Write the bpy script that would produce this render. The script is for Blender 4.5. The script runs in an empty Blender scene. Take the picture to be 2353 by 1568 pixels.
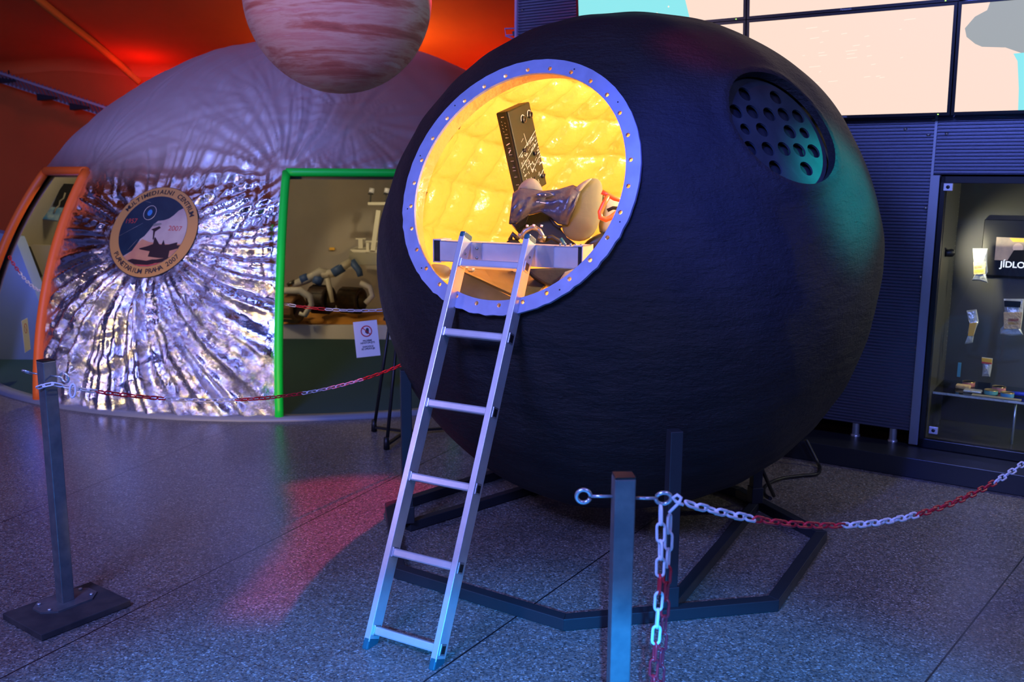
import bpy, bmesh, math, random
import numpy as np
from mathutils import Vector, Matrix
random.seed(7); rng = np.random.default_rng(7)
sc = bpy.context.scene
COL = sc.collection
R = math.radians

# ------------------------------------------------------------------ camera
FPX, PITCH, ROLL, EYE = 2150.0, R(10), R(0.35), 1.7
FWD = Vector((0, math.cos(PITCH), -math.sin(PITCH)))
_r = Vector((1, 0, 0)); _u = _r.cross(FWD)
RT = _r*math.cos(ROLL) + _u*math.sin(ROLL)
UP = -_r*math.sin(ROLL) + _u*math.cos(ROLL)
CAMP = Vector((0, 0, EYE))
cam = bpy.data.cameras.new('camera'); camo = bpy.data.objects.new('camera', cam); COL.objects.link(camo)
m = Matrix((RT, UP, -FWD)).transposed().to_4x4(); m.translation = CAMP
camo.matrix_world = m
cam.sensor_width = 36; cam.lens = FPX*36/2353; cam.clip_start = .05
cam.dof.use_dof = True; cam.dof.focus_distance = 3.7; cam.dof.aperture_fstop = 4.0
sc.camera = camo

# ------------------------------------------------------------------ world and light
sc.view_settings.view_transform = 'Standard'; sc.view_settings.look = 'None'
sc.view_settings.gamma = 1; sc.view_settings.use_curve_mapping = False
sc.view_settings.exposure = 0.0
w = bpy.data.worlds.new('world'); sc.world = w; w.use_nodes = True
w.node_tree.nodes['Background'].inputs[0].default_value = (.10, .11, .42, 1)
w.node_tree.nodes['Background'].inputs[1].default_value = .33

def light(kind, name, loc, target, color, energy, size=.1, angle=40, blend=.3, size_y=None):
    l = bpy.data.lights.new(name, kind); l.color = color; l.energy = energy
    if kind == 'AREA':
        l.size = size
        if size_y: l.shape = 'RECTANGLE'; l.size_y = size_y
    else: l.shadow_soft_size = size
    if kind == 'SPOT': l.spot_size = R(angle); l.spot_blend = blend
    o = bpy.data.objects.new(name, l); COL.objects.link(o); o.location = loc
    if target is not None:
        o.rotation_euler = (Vector(target)-Vector(loc)).to_track_quat('-Z', 'Y').to_euler()
    return o
BLUE = (.20, .27, 1.0)
light('AREA', 'blue_ceiling_light', (-2.2, -.6, 4.2), (-.2, 4.2, .9), BLUE, 340, 1.2)
light('AREA', 'violet_ceiling_light', (2.6, .2, 4.4), (1.4, 4.2, 0), (.30, .32, 1.0), 75, 1.0)
light('SPOT', 'ladder_light', (-2.6, .4, 3.4), (-.25, 3.45, .9), (.5, .45, 1.0), 130, .12, 34, .6)
light('SPOT', 'low_cyan_light', (.0, -.6, 1.75), (.02, .02, .05), (.0, .30, 1.0), 2000, .02, 100, .12)
light('SPOT', 'blue_wall_light', (1.2, .2, 3.6), (2.5, 5.2, 1.3), (.22, .32, 1), 230, .05, 34, .5)
light('SPOT', 'blue_capsule_light', (-.6, .6, 3.9), (.78, 3.55, 1.72), (.05, .10, 1), 1700, .1, 17, 1.0)
light('AREA', 'added_dome_light', (-3.6, 6.0, 4.1), (-3.0, 8.8, 2.2), (.30, .36, 1.0), 27, 4.0, size_y=2.0)  # added unseen lamp, gives the upper foil its violet-grey reflection
light('SPOT', 'cyan_wash_light', (4.2, 1.6, 3.6), (1.42, 3.85, 1.68), (.0, .75, .75), 4300, .1, 9, .9)
light('SPOT', 'red_floor_light', (-.25, 6.7, 3.85), (-.85, 4.35, 0), (1, .03, .12), 750, .03, 21, .45)
light('SPOT', 'red_capsule_light', (-1.5, 1.0, 4.2), (.75, 3.9, 2.25), (1, .02, .05), 900, .05, 6, .9)
light('POINT', 'capsule_cabin_light', (1.05, 4.05, 1.95), None, (1, .88, .68), 92, .05)
light('POINT', 'capsule_cabin_light', (-.28, 4.35, .98), None, (1, .86, .56), 14, .05)
light('POINT', 'dome_room_light', (-3.4, 8.35, 2.1), None, (1, .80, .48), 44, .12)
light('SPOT', 'rover_mast_light', (-.9, 8.6, 2.2), (-1.45, 10.2, 1.1), (1, .82, .5), 75, .05, 28, .6)
light('POINT', 'dome_blue_light', (-4.35, 8.3, .9), None, (.03, .12, 1), 3, .08)
light('POINT', 'red_wall_light', (-4.75, 12.35, 2.75), None, (1, .015, .0), 11, .06)
light('POINT', 'red_wall_light', (-.2, 12.2, 2.2), None, (1, .02, .0), 22, .06)
light('POINT', 'orange_wall_light', (-1.6, 11.3, 2.85), None, (1, .42, .08), 30, .15)
light('SPOT', 'orange_wall_light', (-8.5, 9.5, .3), (-7.5, 13, 1.9), (1, .40, .08), 3, .2, 120, 1.0)
light('SPOT', 'added_warm_light', (-1.1, 2.15, .22), (-2.1, 6.6, .55), (1, .62, .18), 260, .08, 25, .6)  # added lamp below the view, makes gold speckles in the lower foil
light('SPOT', 'added_warm_light', (-3.7, 1.6, .35), (-2.6, 6.7, .7), (1, .66, .28), 260, .08, 32, .6)  # second added lamp for the gold speckles, from the left
light('AREA', 'added_lavender_light', (-4.6, 2.2, 2.3), (-2.6, 6.8, 1.2), (.85, .62, 1), 26, .6)  # added lamp, brightens the foil and brings red to the door trims
light('SPOT', 'added_planet_light', (-2.2, 2.0, 3.2), (-1.05, 5.6, 2.75), (1, .52, .40), 95, .05, 17, .5)  # added warm lamp, keeps the planet red under the blue light

# ------------------------------------------------------------------ helpers
def ray(px, py): return FWD + RT*((px-1176.5)/FPX) - UP*((py-784)/FPX)
def at(px, py, d): return CAMP + ray(px, py)*d
def flr(px, py, z=0.0):
    d = ray(px, py); return CAMP + d*((z-EYE)/d.z)
def onplane(px, py, o, n):
    d = ray(px, py); return CAMP + d*((o-CAMP).dot(n)/d.dot(n))

def mat(name, color=(.5,.5,.5), rough=.5, metal=0.0, bump=0, bscale=40, spec=.5, emit=None, estr=1, coat=0, vary=0, vscale=6, color2=None, bdist=.004):
    M = bpy.data.materials.new(name); M.use_nodes = True; nt = M.node_tree; b = nt.nodes['Principled BSDF']
    b.inputs['Base Color'].default_value = (*color, 1); b.inputs['Roughness'].default_value = rough
    b.inputs['Metallic'].default_value = metal; b.inputs['Specular IOR Level'].default_value = spec
    b.inputs['Coat Weight'].default_value = coat
    if emit: b.inputs['Emission Color'].default_value = (*emit, 1); b.inputs['Emission Strength'].default_value = estr
    tc = nt.nodes.new('ShaderNodeTexCoord')
    if vary or color2:
        n = nt.nodes.new('ShaderNodeTexNoise'); n.inputs['Scale'].default_value = vscale; n.inputs['Detail'].default_value = 6
        nt.links.new(tc.outputs['Object'], n.inputs['Vector'])
        mx = nt.nodes.new('ShaderNodeMix'); mx.data_type = 'RGBA'
        c2 = color2 or tuple(c*(1-vary) for c in color)
        mx.inputs[6].default_value = (*color, 1); mx.inputs[7].default_value = (*c2, 1)
        cr = nt.nodes.new('ShaderNodeMapRange'); cr.inputs[1].default_value = .35; cr.inputs[2].default_value = .65
        nt.links.new(n.outputs[0], cr.inputs[0]); nt.links.new(cr.outputs[0], mx.inputs[0])
        nt.links.new(mx.outputs[2], b.inputs['Base Color'])
    if bump:
        n = nt.nodes.new('ShaderNodeTexNoise'); n.inputs['Scale'].default_value = bscale; n.inputs['Detail'].default_value = 4
        nt.links.new(tc.outputs['Object'], n.inputs['Vector'])
        bp = nt.nodes.new('ShaderNodeBump'); bp.inputs['Strength'].default_value = bump; bp.inputs['Distance'].default_value = bdist
        nt.links.new(n.outputs[0], bp.inputs['Height']); nt.links.new(bp.outputs[0], b.inputs['Normal'])
    return M

def tag(o, label=None, cat=None, group=None, kind=None):
    if label: o['label'] = label
    if cat: o['category'] = cat
    if group: o['group'] = group
    if kind: o['kind'] = kind
    return o
def empty(name, loc=(0,0,0), rot=(0,0,0), label=None, cat=None, group=None):
    o = bpy.data.objects.new(name, None); COL.objects.link(o); o.location = loc; o.rotation_euler = rot
    o.empty_display_size = .05
    return tag(o, label, cat, group)
def finish(name, me, M, parent=None, smooth=False, bevel=0, sub=0, angle=40, wm=None, label=None):
    """link a mesh; parent is an Empty or part; mesh coords are in the parent's local space"""
    o = bpy.data.objects.new(name, me); COL.objects.link(o)
    for x in (M if isinstance(M, (list, tuple)) else [M]): me.materials.append(x)
    if parent is not None: o.parent = parent
    if smooth:
        for p in me.polygons: p.use_smooth = True
    if bevel:
        b = o.modifiers.new('bevel', 'BEVEL'); b.width = bevel; b.segments = 2; b.limit_method = 'ANGLE'; b.angle_limit = R(angle)
        b.harden_normals = False
    if sub:
        s = o.modifiers.new('sub', 'SUBSURF'); s.levels = sub; s.render_levels = sub
    if label: o['label'] = label
    return o
class MB:
    """collects shapes in world coordinates; build() links ONE mesh object; org = origin to subtract / matrix to undo"""
    def __init__(s, inv=None): s.b = bmesh.new(); s.inv = inv; s.mi = 0
    def faces(s, vs, fs, mi=None):
        bv = [s.b.verts.new(v) for v in vs]; out = []
        for f in fs:
            try:
                q = s.b.faces.new([bv[i] for i in f]); q.material_index = s.mi if mi is None else mi; out.append(q)
            except ValueError: pass
        return bv
    def box(s, c, size, rot=None):
        c = Vector(c); hx, hy, hz = [v/2 for v in size]; M = rot if rot is not None else Matrix.Identity(3)
        vs = [c + M @ Vector((x*hx, y*hy, z*hz)) for x in (-1,1) for y in (-1,1) for z in (-1,1)]
        s.faces(vs, [(0,1,3,2),(4,6,7,5),(0,4,5,1),(2,3,7,6),(0,2,6,4),(1,5,7,3)]); return s
    def bar(s, a, b, wx, wy, up=(0,0,1), ext=0):
        """box beam from a to b with section wx (sideways) by wy (along up)"""
        a, b = Vector(a), Vector(b); d = (b-a).normalized(); u = Vector(up); x = d.cross(u)
        if x.length < 1e-4: x = Vector((1,0,0))
        x.normalize(); u = x.cross(d).normalized(); a -= d*ext; b += d*ext
        vs = [p + x*(i*wx/2) + u*(j*wy/2) for p in (a,b) for i, j in ((-1,-1),(1,-1),(1,1),(-1,1))]
        s.faces(vs, [(0,3,2,1),(4,5,6,7),(0,1,5,4),(1,2,6,5),(2,3,7,6),(3,0,4,7)]); return s
    def tube(s, pts, r, n=12, closed=False, caps=True):
        pts = [Vector(p) for p in pts]; N = len(pts); rs = r if isinstance(r, (list,tuple)) else [r]*N
        rings = []; prev = None
        for i, p in enumerate(pts):
            if closed: d = pts[(i+1) % N]-pts[i-1]
            else: d = pts[min(i+1, N-1)]-pts[max(i-1, 0)]
            d.normalize()
            if prev is None:
                x = d.orthogonal().normalized()
            else:
                x = prev - d*prev.dot(d); x.normalize()
            prev = x; y = d.cross(x)
            rings.append([s.b.verts.new(p + (x*math.cos(2*math.pi*k/n) + y*math.sin(2*math.pi*k/n))*rs[i]) for k in range(n)])
        for i in range(N if closed else N-1):
            A, B = rings[i], rings[(i+1) % N]; off = 0
            if closed and i == N-1:
                off = min(range(n), key=lambda o: (A[0].co-B[o].co).length)
            for k in range(n):
                f = s.b.faces.new((A[k], A[(k+1)%n], B[(k+1+off)%n], B[(k+off)%n])); f.material_index = s.mi; f.smooth = True
        if caps and not closed:
            for g in (rings[0][::-1], rings[-1]):
                f = s.b.faces.new(g); f.material_index = s.mi
        return s
    def lathe(s, prof, c, axis=(0,0,1), n=32):
        """prof = [(r, h)...] along axis from c"""
        c = Vector(c); ax = Vector(axis).normalized(); x = ax.orthogonal().normalized(); y = ax.cross(x); rings = []
        for r, h in prof:
            if r < 1e-6: rings.append([s.b.verts.new(c+ax*h)])
            else: rings.append([s.b.verts.new(c+ax*h+(x*math.cos(2*math.pi*k/n)+y*math.sin(2*math.pi*k/n))*r) for k in range(n)])
        for A, B in zip(rings, rings[1:]):
            for k in range(n):
                q = [A[k % len(A)], A[(k+1) % len(A)], B[(k+1) % len(B)], B[k % len(B)]]
                u = []
                for v in q:
                    if v not in u: u.append(v)
                if len(u) > 2:
                    f = s.b.faces.new(u); f.smooth = True; f.material_index = s.mi
        return s
    def prism(s, pts, off):
        """closed polygon (3D points) extruded by vector off"""
        n = len(pts); off = Vector(off); a = [Vector(p) for p in pts]; vs = a + [p+off for p in a]
        s.faces(vs, [tuple(range(n))[::-1], tuple(range(n, 2*n))] + [(i, (i+1)%n, n+(i+1)%n, n+i) for i in range(n)]); return s
    def pillow(s, px, d, front, back, q=(.97,.88,.7,.42,.15)):
        """puffy body from an outline at depth d, bulging front / back"""
        P = [at(x, y, d) for x, y in px]; c = sum(P, Vector())/len(P); n = len(P)
        def ring(k, sgn, amp): return [s.b.verts.new(c+(p-c)*k + FWD*(sgn*amp*math.sqrt(max(0,1-k**2.6)))) for p in P]
        mid = [s.b.verts.new(p) for p in P]
        for sgn, amp in ((-1, front), (1, back)):
            prev = mid
            for k in q:
                cur = ring(k, sgn, amp)
                for i in range(n):
                    f = s.b.faces.new((prev[i], prev[(i+1)%n], cur[(i+1)%n], cur[i])); f.smooth = True; f.material_index = s.mi
                prev = cur
            v = s.b.verts.new(c + FWD*sgn*amp)
            for i in range(n):
                f = s.b.faces.new((prev[i], prev[(i+1)%n], v)); f.smooth = True; f.material_index = s.mi
        return s
    def mesh(s, me, M):
        vs = [M @ v.co for v in me.vertices]; s.faces(vs, [tuple(p.vertices) for p in me.polygons]); return s
    def build(s, name, M, parent=None, **k):
        bmesh.ops.recalc_face_normals(s.b, faces=s.b.faces)
        if s.inv is not None: s.b.transform(s.inv)
        elif parent is not None:
            pm = parent.matrix_basis.copy(); q = parent.parent
            while q is not None: pm = q.matrix_basis @ pm; q = q.parent
            s.b.transform(pm.inverted())
        me = bpy.data.meshes.new(name); s.b.to_mesh(me); s.b.free()
        return finish(name, me, M, parent, **k)
def text_mesh(txt, size=1.0, bold=0.0, align='CENTER'):
    cu = bpy.data.curves.new('t', 'FONT'); cu.body = txt; cu.size = size; cu.align_x = align; cu.align_y = 'CENTER'; cu.offset = bold
    cu.extrude = 0; o = bpy.data.objects.new('t', cu); COL.objects.link(o)
    bpy.context.view_layer.update()
    me = bpy.data.meshes.new_from_object(o.evaluated_get(bpy.context.evaluated_depsgraph_get()))
    bpy.data.objects.remove(o); bpy.data.curves.remove(cu); return me
def boolean(o, cutters, op='DIFFERENCE'):
    for c in cutters:
        b = o.modifiers.new('b', 'BOOLEAN'); b.operation = op; b.object = c; b.solver = 'EXACT'
    bpy.context.view_layer.update()
    me = bpy.data.meshes.new_from_object(o.evaluated_get(bpy.context.evaluated_depsgraph_get()))
    old = o.data; o.modifiers.clear(); o.data = me; bpy.data.meshes.remove(old)
    for c in cutters: bpy.data.objects.remove(c)
    return o
def axes(az, el):
    n = Vector((math.cos(el)*math.sin(az), -math.cos(el)*math.cos(az), math.sin(el)))
    a = Vector((0,0,1)).cross(n).normalized(); return n, a, n.cross(a)

# ------------------------------------------------------------------ materials
FAN = Vector((-6.1, -5.9, 0))
def floor_material():
    M = bpy.data.materials.new('terrazzo'); M.use_nodes = True; nt = M.node_tree; N = nt.nodes; L = nt.links; b = N['Principled BSDF']
    geo = N.new('ShaderNodeNewGeometry'); sep = N.new('ShaderNodeSeparateXYZ')
    sub = N.new('ShaderNodeVectorMath'); sub.operation = 'SUBTRACT'; sub.inputs[1].default_value = FAN
    L.new(geo.outputs['Position'], sub.inputs[0]); L.new(sub.outputs[0], sep.inputs[0])
    def mth(op, a, b_=None, c=None):
        m_ = N.new('ShaderNodeMath'); m_.operation = op
        for i, v in enumerate((a, b_, c)):
            if v is None: continue
            if isinstance(v, (int, float)): m_.inputs[i].default_value = v
            else: L.new(v, m_.inputs[i])
        return m_.outputs[0]
    ln = N.new('ShaderNodeVectorMath'); ln.operation = 'LENGTH'; L.new(sub.outputs[0], ln.inputs[0]); rad = ln.outputs['Value']
    az = mth('ARCTAN2', sep.outputs[0], sep.outputs[1])
    t = mth('DIVIDE', mth('SUBTRACT', az, R(26.25)), R(7.05))
    fr = mth('SUBTRACT', t, mth('ROUND', t)); d1 = mth('MULTIPLY', mth('MULTIPLY', mth('ABSOLUTE', fr), R(7.05)), rad)
    t2 = mth('DIVIDE', mth('SUBTRACT', rad, 11.8), 1.45); fr2 = mth('SUBTRACT', t2, mth('ROUND', t2)); d2 = mth('MULTIPLY', mth('ABSOLUTE', fr2), 1.45)
    j1 = mth('LESS_THAN', d1, .0035); j2 = mth('MULTIPLY', mth('LESS_THAN', d2, .0025), .5); joint = mth('MAXIMUM', j1, j2)
    vo = N.new('ShaderNodeTexVoronoi'); vo.inputs['Scale'].default_value = 150; L.new(geo.outputs['Position'], vo.inputs['Vector'])
    cr = N.new('ShaderNodeValToRGB'); sp = N.new('ShaderNodeSeparateColor'); L.new(vo.outputs['Color'], sp.inputs[0]); L.new(sp.outputs[0], cr.inputs[0])
    e = cr.color_ramp.elements; e[0].color = (.07,.065,.06,1); e[1].color = (.55,.52,.5,1); e[1].position = 1
    for p, c in ((.3,(.15,.14,.135,1)),(.62,(.2,.18,.165,1)),(.66,(.3,.2,.14,1)),(.8,(.25,.235,.225,1)),(.93,(.33,.31,.3,1))):
        x = cr.color_ramp.elements.new(p); x.color = c
    nz = N.new('ShaderNodeTexNoise'); nz.inputs['Scale'].default_value = 1.3; nz.inputs['Detail'].default_value = 5; L.new(geo.outputs['Position'], nz.inputs['Vector'])
    sh = N.new('ShaderNodeMix'); sh.data_type = 'RGBA'; sh.blend_type = 'MULTIPLY'; sh.inputs[0].default_value = .5
    L.new(cr.outputs[0], sh.inputs[6]); L.new(nz.outputs[0], sh.inputs[7])
    mx = N.new('ShaderNodeMix'); mx.data_type = 'RGBA'; L.new(joint, mx.inputs[0]); L.new(sh.outputs[2], mx.inputs[6]); mx.inputs[7].default_value = (.012,.012,.014,1)
    L.new(mx.outputs[2], b.inputs['Base Color'])
    rr = N.new('ShaderNodeMapRange'); L.new(nz.outputs[0], rr.inputs[0]); rr.inputs[3].default_value = .26; rr.inputs[4].default_value = .32; L.new(rr.outputs[0], b.inputs['Roughness'])
    b.inputs['Specular IOR Level'].default_value = .55
    bp = N.new('ShaderNodeBump'); bp.inputs['Strength'].default_value = .12; bp.inputs['Distance'].default_value = .002; L.new(vo.outputs['Distance'], bp.inputs['Height']); L.new(bp.outputs[0], b.inputs['Normal'])
    return M
def foil_material():
    M = bpy.data.materials.new('silver_foil'); M.use_nodes = True; nt = M.node_tree; N = nt.nodes; L = nt.links; b = N['Principled BSDF']
    b.inputs['Base Color'].default_value = (.78,.77,.80,1); b.inputs['Metallic'].default_value = 1
    geo = N.new('ShaderNodeNewGeometry'); sep = N.new('ShaderNodeSeparateXYZ'); L.new(geo.outputs['Position'], sep.inputs[0])
    mr = N.new('ShaderNodeMapRange'); L.new(sep.outputs[2], mr.inputs[0]); mr.inputs[1].default_value = 1.95; mr.inputs[2].default_value = .2; mr.inputs[3].default_value = .03; mr.inputs[4].default_value = .8
    rr = N.new('ShaderNodeMapRange'); L.new(sep.outputs[2], rr.inputs[0]); rr.inputs[1].default_value = 1.5; rr.inputs[2].default_value = 2.0; rr.inputs[3].default_value = .11; rr.inputs[4].default_value = .6
    mm = N.new('ShaderNodeMapRange'); L.new(sep.outputs[2], mm.inputs[0]); mm.inputs[1].default_value = 1.6; mm.inputs[2].default_value = 1.95; mm.inputs[3].default_value = 1; mm.inputs[4].default_value = .6; L.new(mm.outputs[0], b.inputs['Metallic'])
    L.new(rr.outputs[0], b.inputs['Roughness'])
    n1 = N.new('ShaderNodeTexNoise'); n1.inputs['Scale'].default_value = 7; n1.inputs['Detail'].default_value = 7; n1.inputs['Roughness'].default_value = .62; n1.inputs['Distortion'].default_value = 1.2
    v1 = N.new('ShaderNodeTexVoronoi'); v1.inputs['Scale'].default_value = 17
    for q in (n1, v1): L.new(geo.outputs['Position'], q.inputs['Vector'])
    ad = N.new('ShaderNodeMath'); ad.operation = 'MULTIPLY_ADD'; L.new(v1.outputs['Distance'], ad.inputs[0]); ad.inputs[1].default_value = .22; L.new(n1.outputs[0], ad.inputs[2])
    n2 = N.new('ShaderNodeTexNoise'); n2.inputs['Scale'].default_value = 1.6; n2.inputs['Detail'].default_value = 3; L.new(geo.outputs['Position'], n2.inputs['Vector'])
    m2 = N.new('ShaderNodeMapRange'); L.new(n2.outputs[0], m2.inputs[0]); m2.inputs[1].default_value = .38; m2.inputs[2].default_value = .62; m2.inputs[3].default_value = .22; m2.inputs[4].default_value = 1.1
    m3 = N.new('ShaderNodeMath'); m3.operation = 'MULTIPLY'; L.new(ad.outputs[0], m3.inputs[0]); L.new(m2.outputs[0], m3.inputs[1]); ad = m3
    bp = N.new('ShaderNodeBump'); bp.inputs['Distance'].default_value = .06; L.new(mr.outputs[0], bp.inputs['Strength']); L.new(ad.outputs[0], bp.inputs['Height']); L.new(bp.outputs[0], b.inputs['Normal'])
    return M
M_floor = floor_material(); M_foil = foil_material()
M_carpet = mat('teal_carpet', (.012,.055,.062), .95, bump=.5, bscale=300)
M_curb = mat('curb_paint', (.22,.25,.32), .4)
M_beige = mat('cream_lining', (.55,.50,.38), .8, bump=.2, bscale=6, bdist=.02)
M_gwall = mat('grey_partition', (.34,.31,.27), .85, vary=.15, vscale=1.5)
M_cloth = mat('orange_cloth', (.72,.17,.03), .8, bump=.3, bscale=1.5, bdist=.05, vary=.2, vscale=.5)
M_rib = mat('orange_tape', (.6,.30,.04), .55)
M_capsule = mat('black_capsule_skin', (.009,.0085,.012), .55, bump=.7, bscale=55, bdist=.006, color2=(.016,.013,.014), vscale=4, spec=.3)
nt = M_capsule.node_tree; g_ = nt.nodes.new('ShaderNodeTexNoise'); g_.inputs['Scale'].default_value = 5; g_.inputs['Detail'].default_value = 8; g_.inputs['Roughness'].default_value = .7
mp_ = nt.nodes.new('ShaderNodeMapping'); mp_.inputs['Scale'].default_value = (1,1,3.5); t_ = nt.nodes.new('ShaderNodeTexCoord'); nt.links.new(t_.outputs['Object'], mp_.inputs[0]); nt.links.new(mp_.outputs[0], g_.inputs['Vector'])
b2_ = nt.nodes.new('ShaderNodeBump'); b2_.inputs['Strength'].default_value = .8; b2_.inputs['Distance'].default_value = .03; nt.links.new(g_.outputs[0], b2_.inputs['Height'])
for n_ in [x for x in nt.nodes if x.type == 'BUMP' and x != b2_]: nt.links.new(b2_.outputs[0], n_.inputs['Normal'])
M_ring = mat('blue_grey_ring_paint', (.34,.37,.58), .42, metal=.15, vary=.15, vscale=14)
M_dark = mat('black_hole', (.0015,.0015,.002), .9)
M_plate = mat('porthole_plate', (.022,.028,.028), .6, color2=(.011,.015,.016), vscale=9, bump=.3, bscale=40)
M_frame = mat('dark_steel', (.025,.03,.038), .45, metal=.3)
M_alu = mat('aluminium', (.72,.72,.76), .32, metal=.55, vary=.08, vscale=20, bump=.05, bscale=120)
M_alud = mat('aluminium_side', (.62,.64,.70), .34, metal=.9, vary=.1, vscale=20)
M_teal = mat('teal_plastic', (.01,.10,.13), .35)
M_blk = mat('black_plastic', (.008,.008,.009), .45)
M_galv = mat('galvanised_steel', (.19,.205,.21), .42, metal=.55, color2=(.12,.14,.155), vscale=18)
M_zinc = mat('zinc_wire', (.6,.66,.72), .3, metal=.8)
M_rubber = mat('rubber_slab', (.02,.02,.024), .75, color2=(.045,.04,.04), vscale=12)
M_white = mat('white_plastic', (.80,.78,.84), .35)
M_red = mat('red_plastic', (.55,.015,.03), .35)
M_green = mat('green_foam', (.0,.85,.06), .42)
M_orange = mat('orange_foam', (1.0,.17,.02), .45)
M_paper = mat('white_paper', (.8,.8,.82), .6)
M_ink = mat('ink', (.02,.02,.03), .6); M_inkr = mat('red_ink', (.6,.01,.02), .6)
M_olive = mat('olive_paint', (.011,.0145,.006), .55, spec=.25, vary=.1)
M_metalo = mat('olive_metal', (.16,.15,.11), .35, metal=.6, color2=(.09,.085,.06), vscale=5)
M_pad = mat('beige_canvas', (.11,.105,.055), .85, bump=.3, bscale=30)
M_padw = mat('pale_canvas', (.22,.20,.145), .8, bump=.4, bscale=14, bdist=.01)
M_satin = mat('grey_satin', (.035,.042,.08), .27, metal=.15, bump=.8, bscale=16, bdist=.012)
M_handle = mat('orange_red_paint', (.85,.10,.02), .35)
M_teeth = mat('grey_enamel', (.25,.25,.24), .3, metal=.6)
M_slat = mat('navy_slat_metal', (.16,.17,.25), .3, metal=.6)
M_trim = mat('grey_trim', (.28,.30,.36), .4, metal=.4)
M_plinth = mat('black_plinth', (.018,.02,.026), .35)
M_bezel = mat('black_bezel', (.006,.006,.007), .3)
M_caseb = mat('case_black', (.045,.045,.042), .6)
M_sand = mat('orange_sand', (.62,.27,.04), .95, bump=.8, bscale=14, bdist=.02)
M_whitep = mat('white_board', (.66,.66,.70), .5)
M_rov = mat('rover_white', (.55,.52,.42), .5); M_rovb = mat('rover_blue', (.05,.11,.28), .5)
M_wheel = mat('wheel_black', (.02,.015,.012), .55, color2=(.06,.03,.015), vscale=20)
M_wheelo = mat('wheel_tan', (.25,.12,.035), .6)
M_gold = mat('tin_gold', (.6,.45,.2), .3, metal=.8); M_pink = mat('tin_pink', (.55,.18,.16), .4); M_tteal = mat('tin_teal', (.12,.40,.36), .4); M_tblue = mat('tin_blue', (.08,.3,.5), .4)
M_crack = mat('biscuit', (.62,.42,.2), .8, bump=1, bscale=60, bdist=.01); M_labr = mat('label_red', (.55,.05,.05), .5); M_laby = mat('label_yellow', (.8,.45,.05), .5)
M_glow = mat('lamp_glow', (1,.9,.6), .5, emit=(1,.86,.5), estr=9)
M_led = mat('green_led', (.2,1,.1), .5, emit=(.35,1,.1), estr=4)
M_peach = mat('screen_peach', (.02,.02,.02), .5, emit=(1,.74,.58), estr=1.0)
M_cyan = mat('screen_cyan', (.02,.02,.02), .5, emit=(.28,.86,.88), estr=.95)
M_gscreen = mat('screen_grey', (.02,.02,.02), .5, emit=(.42,.45,.42), estr=.85)
M_wscreen = mat('screen_white', (.02,.02,.02), .5, emit=(1,.84,.68), estr=1.1)
def glass(name, tint=(1,1,1), rough=.02, alpha=.12):
    M = bpy.data.materials.new(name); M.use_nodes = True; nt = M.node_tree; nt.nodes.clear(); N = nt.nodes
    o = N.new('ShaderNodeOutputMaterial'); t = N.new('ShaderNodeBsdfTransparent'); g = N.new('ShaderNodeBsdfGlossy'); mx = N.new('ShaderNodeMixShader')
    t.inputs[0].default_value = (*tint, 1); g.inputs['Roughness'].default_value = rough; lw = N.new('ShaderNodeFresnel'); lw.inputs[0].default_value = 1.45
    nt.links.new(lw.outputs[0], mx.inputs[0]); nt.links.new(t.outputs[0], mx.inputs[1]); nt.links.new(g.outputs[0], mx.inputs[2]); nt.links.new(mx.outputs[0], o.inputs[0]); return M
M_glass = glass('case_glass', (.9,.96,.92)); M_film = mat('clear_film', (.7,.72,.7), .15, metal=.5, bump=1, bscale=40, bdist=.01)

# ------------------------------------------------------------------ setting: floor, backdrop
q = MB(); q.faces([(-16,-4,0),(9,-4,0),(9,15,0),(-16,15,0)], [(0,1,2,3)])
tag(q.build('floor', M_floor), kind='structure')
prof = [(13.6,0),(13.4,1.5),(13.2,2.6),(13.0,2.95)] + [(12.95-.25*(1-math.cos(t)), 2.98+.17*math.sin(t)) for t in np.linspace(.1, 1.5, 6)] + [(11.5,3.34),(9.5,3.68),(7,4.1),(5,4.45)]
xs = np.linspace(-13, 5.5, 60)
def cloth(sel, name):
    vs = []; n = len(sel)
    for x in xs:
        for (y, z) in sel: vs.append((x, y - .012*(x+3)**2, z + (.03*math.sin(x*1.9+y)+.02*math.sin(x*4.1+y*2) if z > 2.9 else 0)))
    q = MB(); q.faces(vs, [(i*n+j, i*n+j+1, (i+1)*n+j+1, (i+1)*n+j) for i in range(len(xs)-1) for j in range(n-1)])
    return tag(q.build(name, M_cloth, smooth=True), kind='structure')
cloth(prof[:5], 'wall_back'); cloth(prof[4:], 'ceiling')
# seam rib across the cloth ceiling
def cloth_hit(px, py, gap=0.0):
    """point where the line of sight meets the cloth, lifted off it towards the room by gap"""
    d = 6.0
    while d < 18:
        p = at(px, py, d); y = p.y + .012*(p.x+3)**2; zc_ = 9
        for (ya, za), (yb, zb) in zip(prof, prof[1:]):
            if min(ya, yb) <= y <= max(ya, yb) and za >= 2.9: zc_ = za+(zb-za)*(y-ya)/(yb-ya) if ya != yb else za
        if p.z > zc_-.03 or y > 13.6-.22*p.z: return at(px, py, d-gap)
        d += .02
    return at(px, py, 12)
q = MB(); rp = [cloth_hit(x, y) + Vector((0,0,-.02)) for x, y in ((322,186),(300,168),(270,140),(215,95),(150,45),(85,-8),(20,-70))]
q.tube(rp, .045, 10); tag(q.build('trim_1', M_rib), kind='structure')
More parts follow.
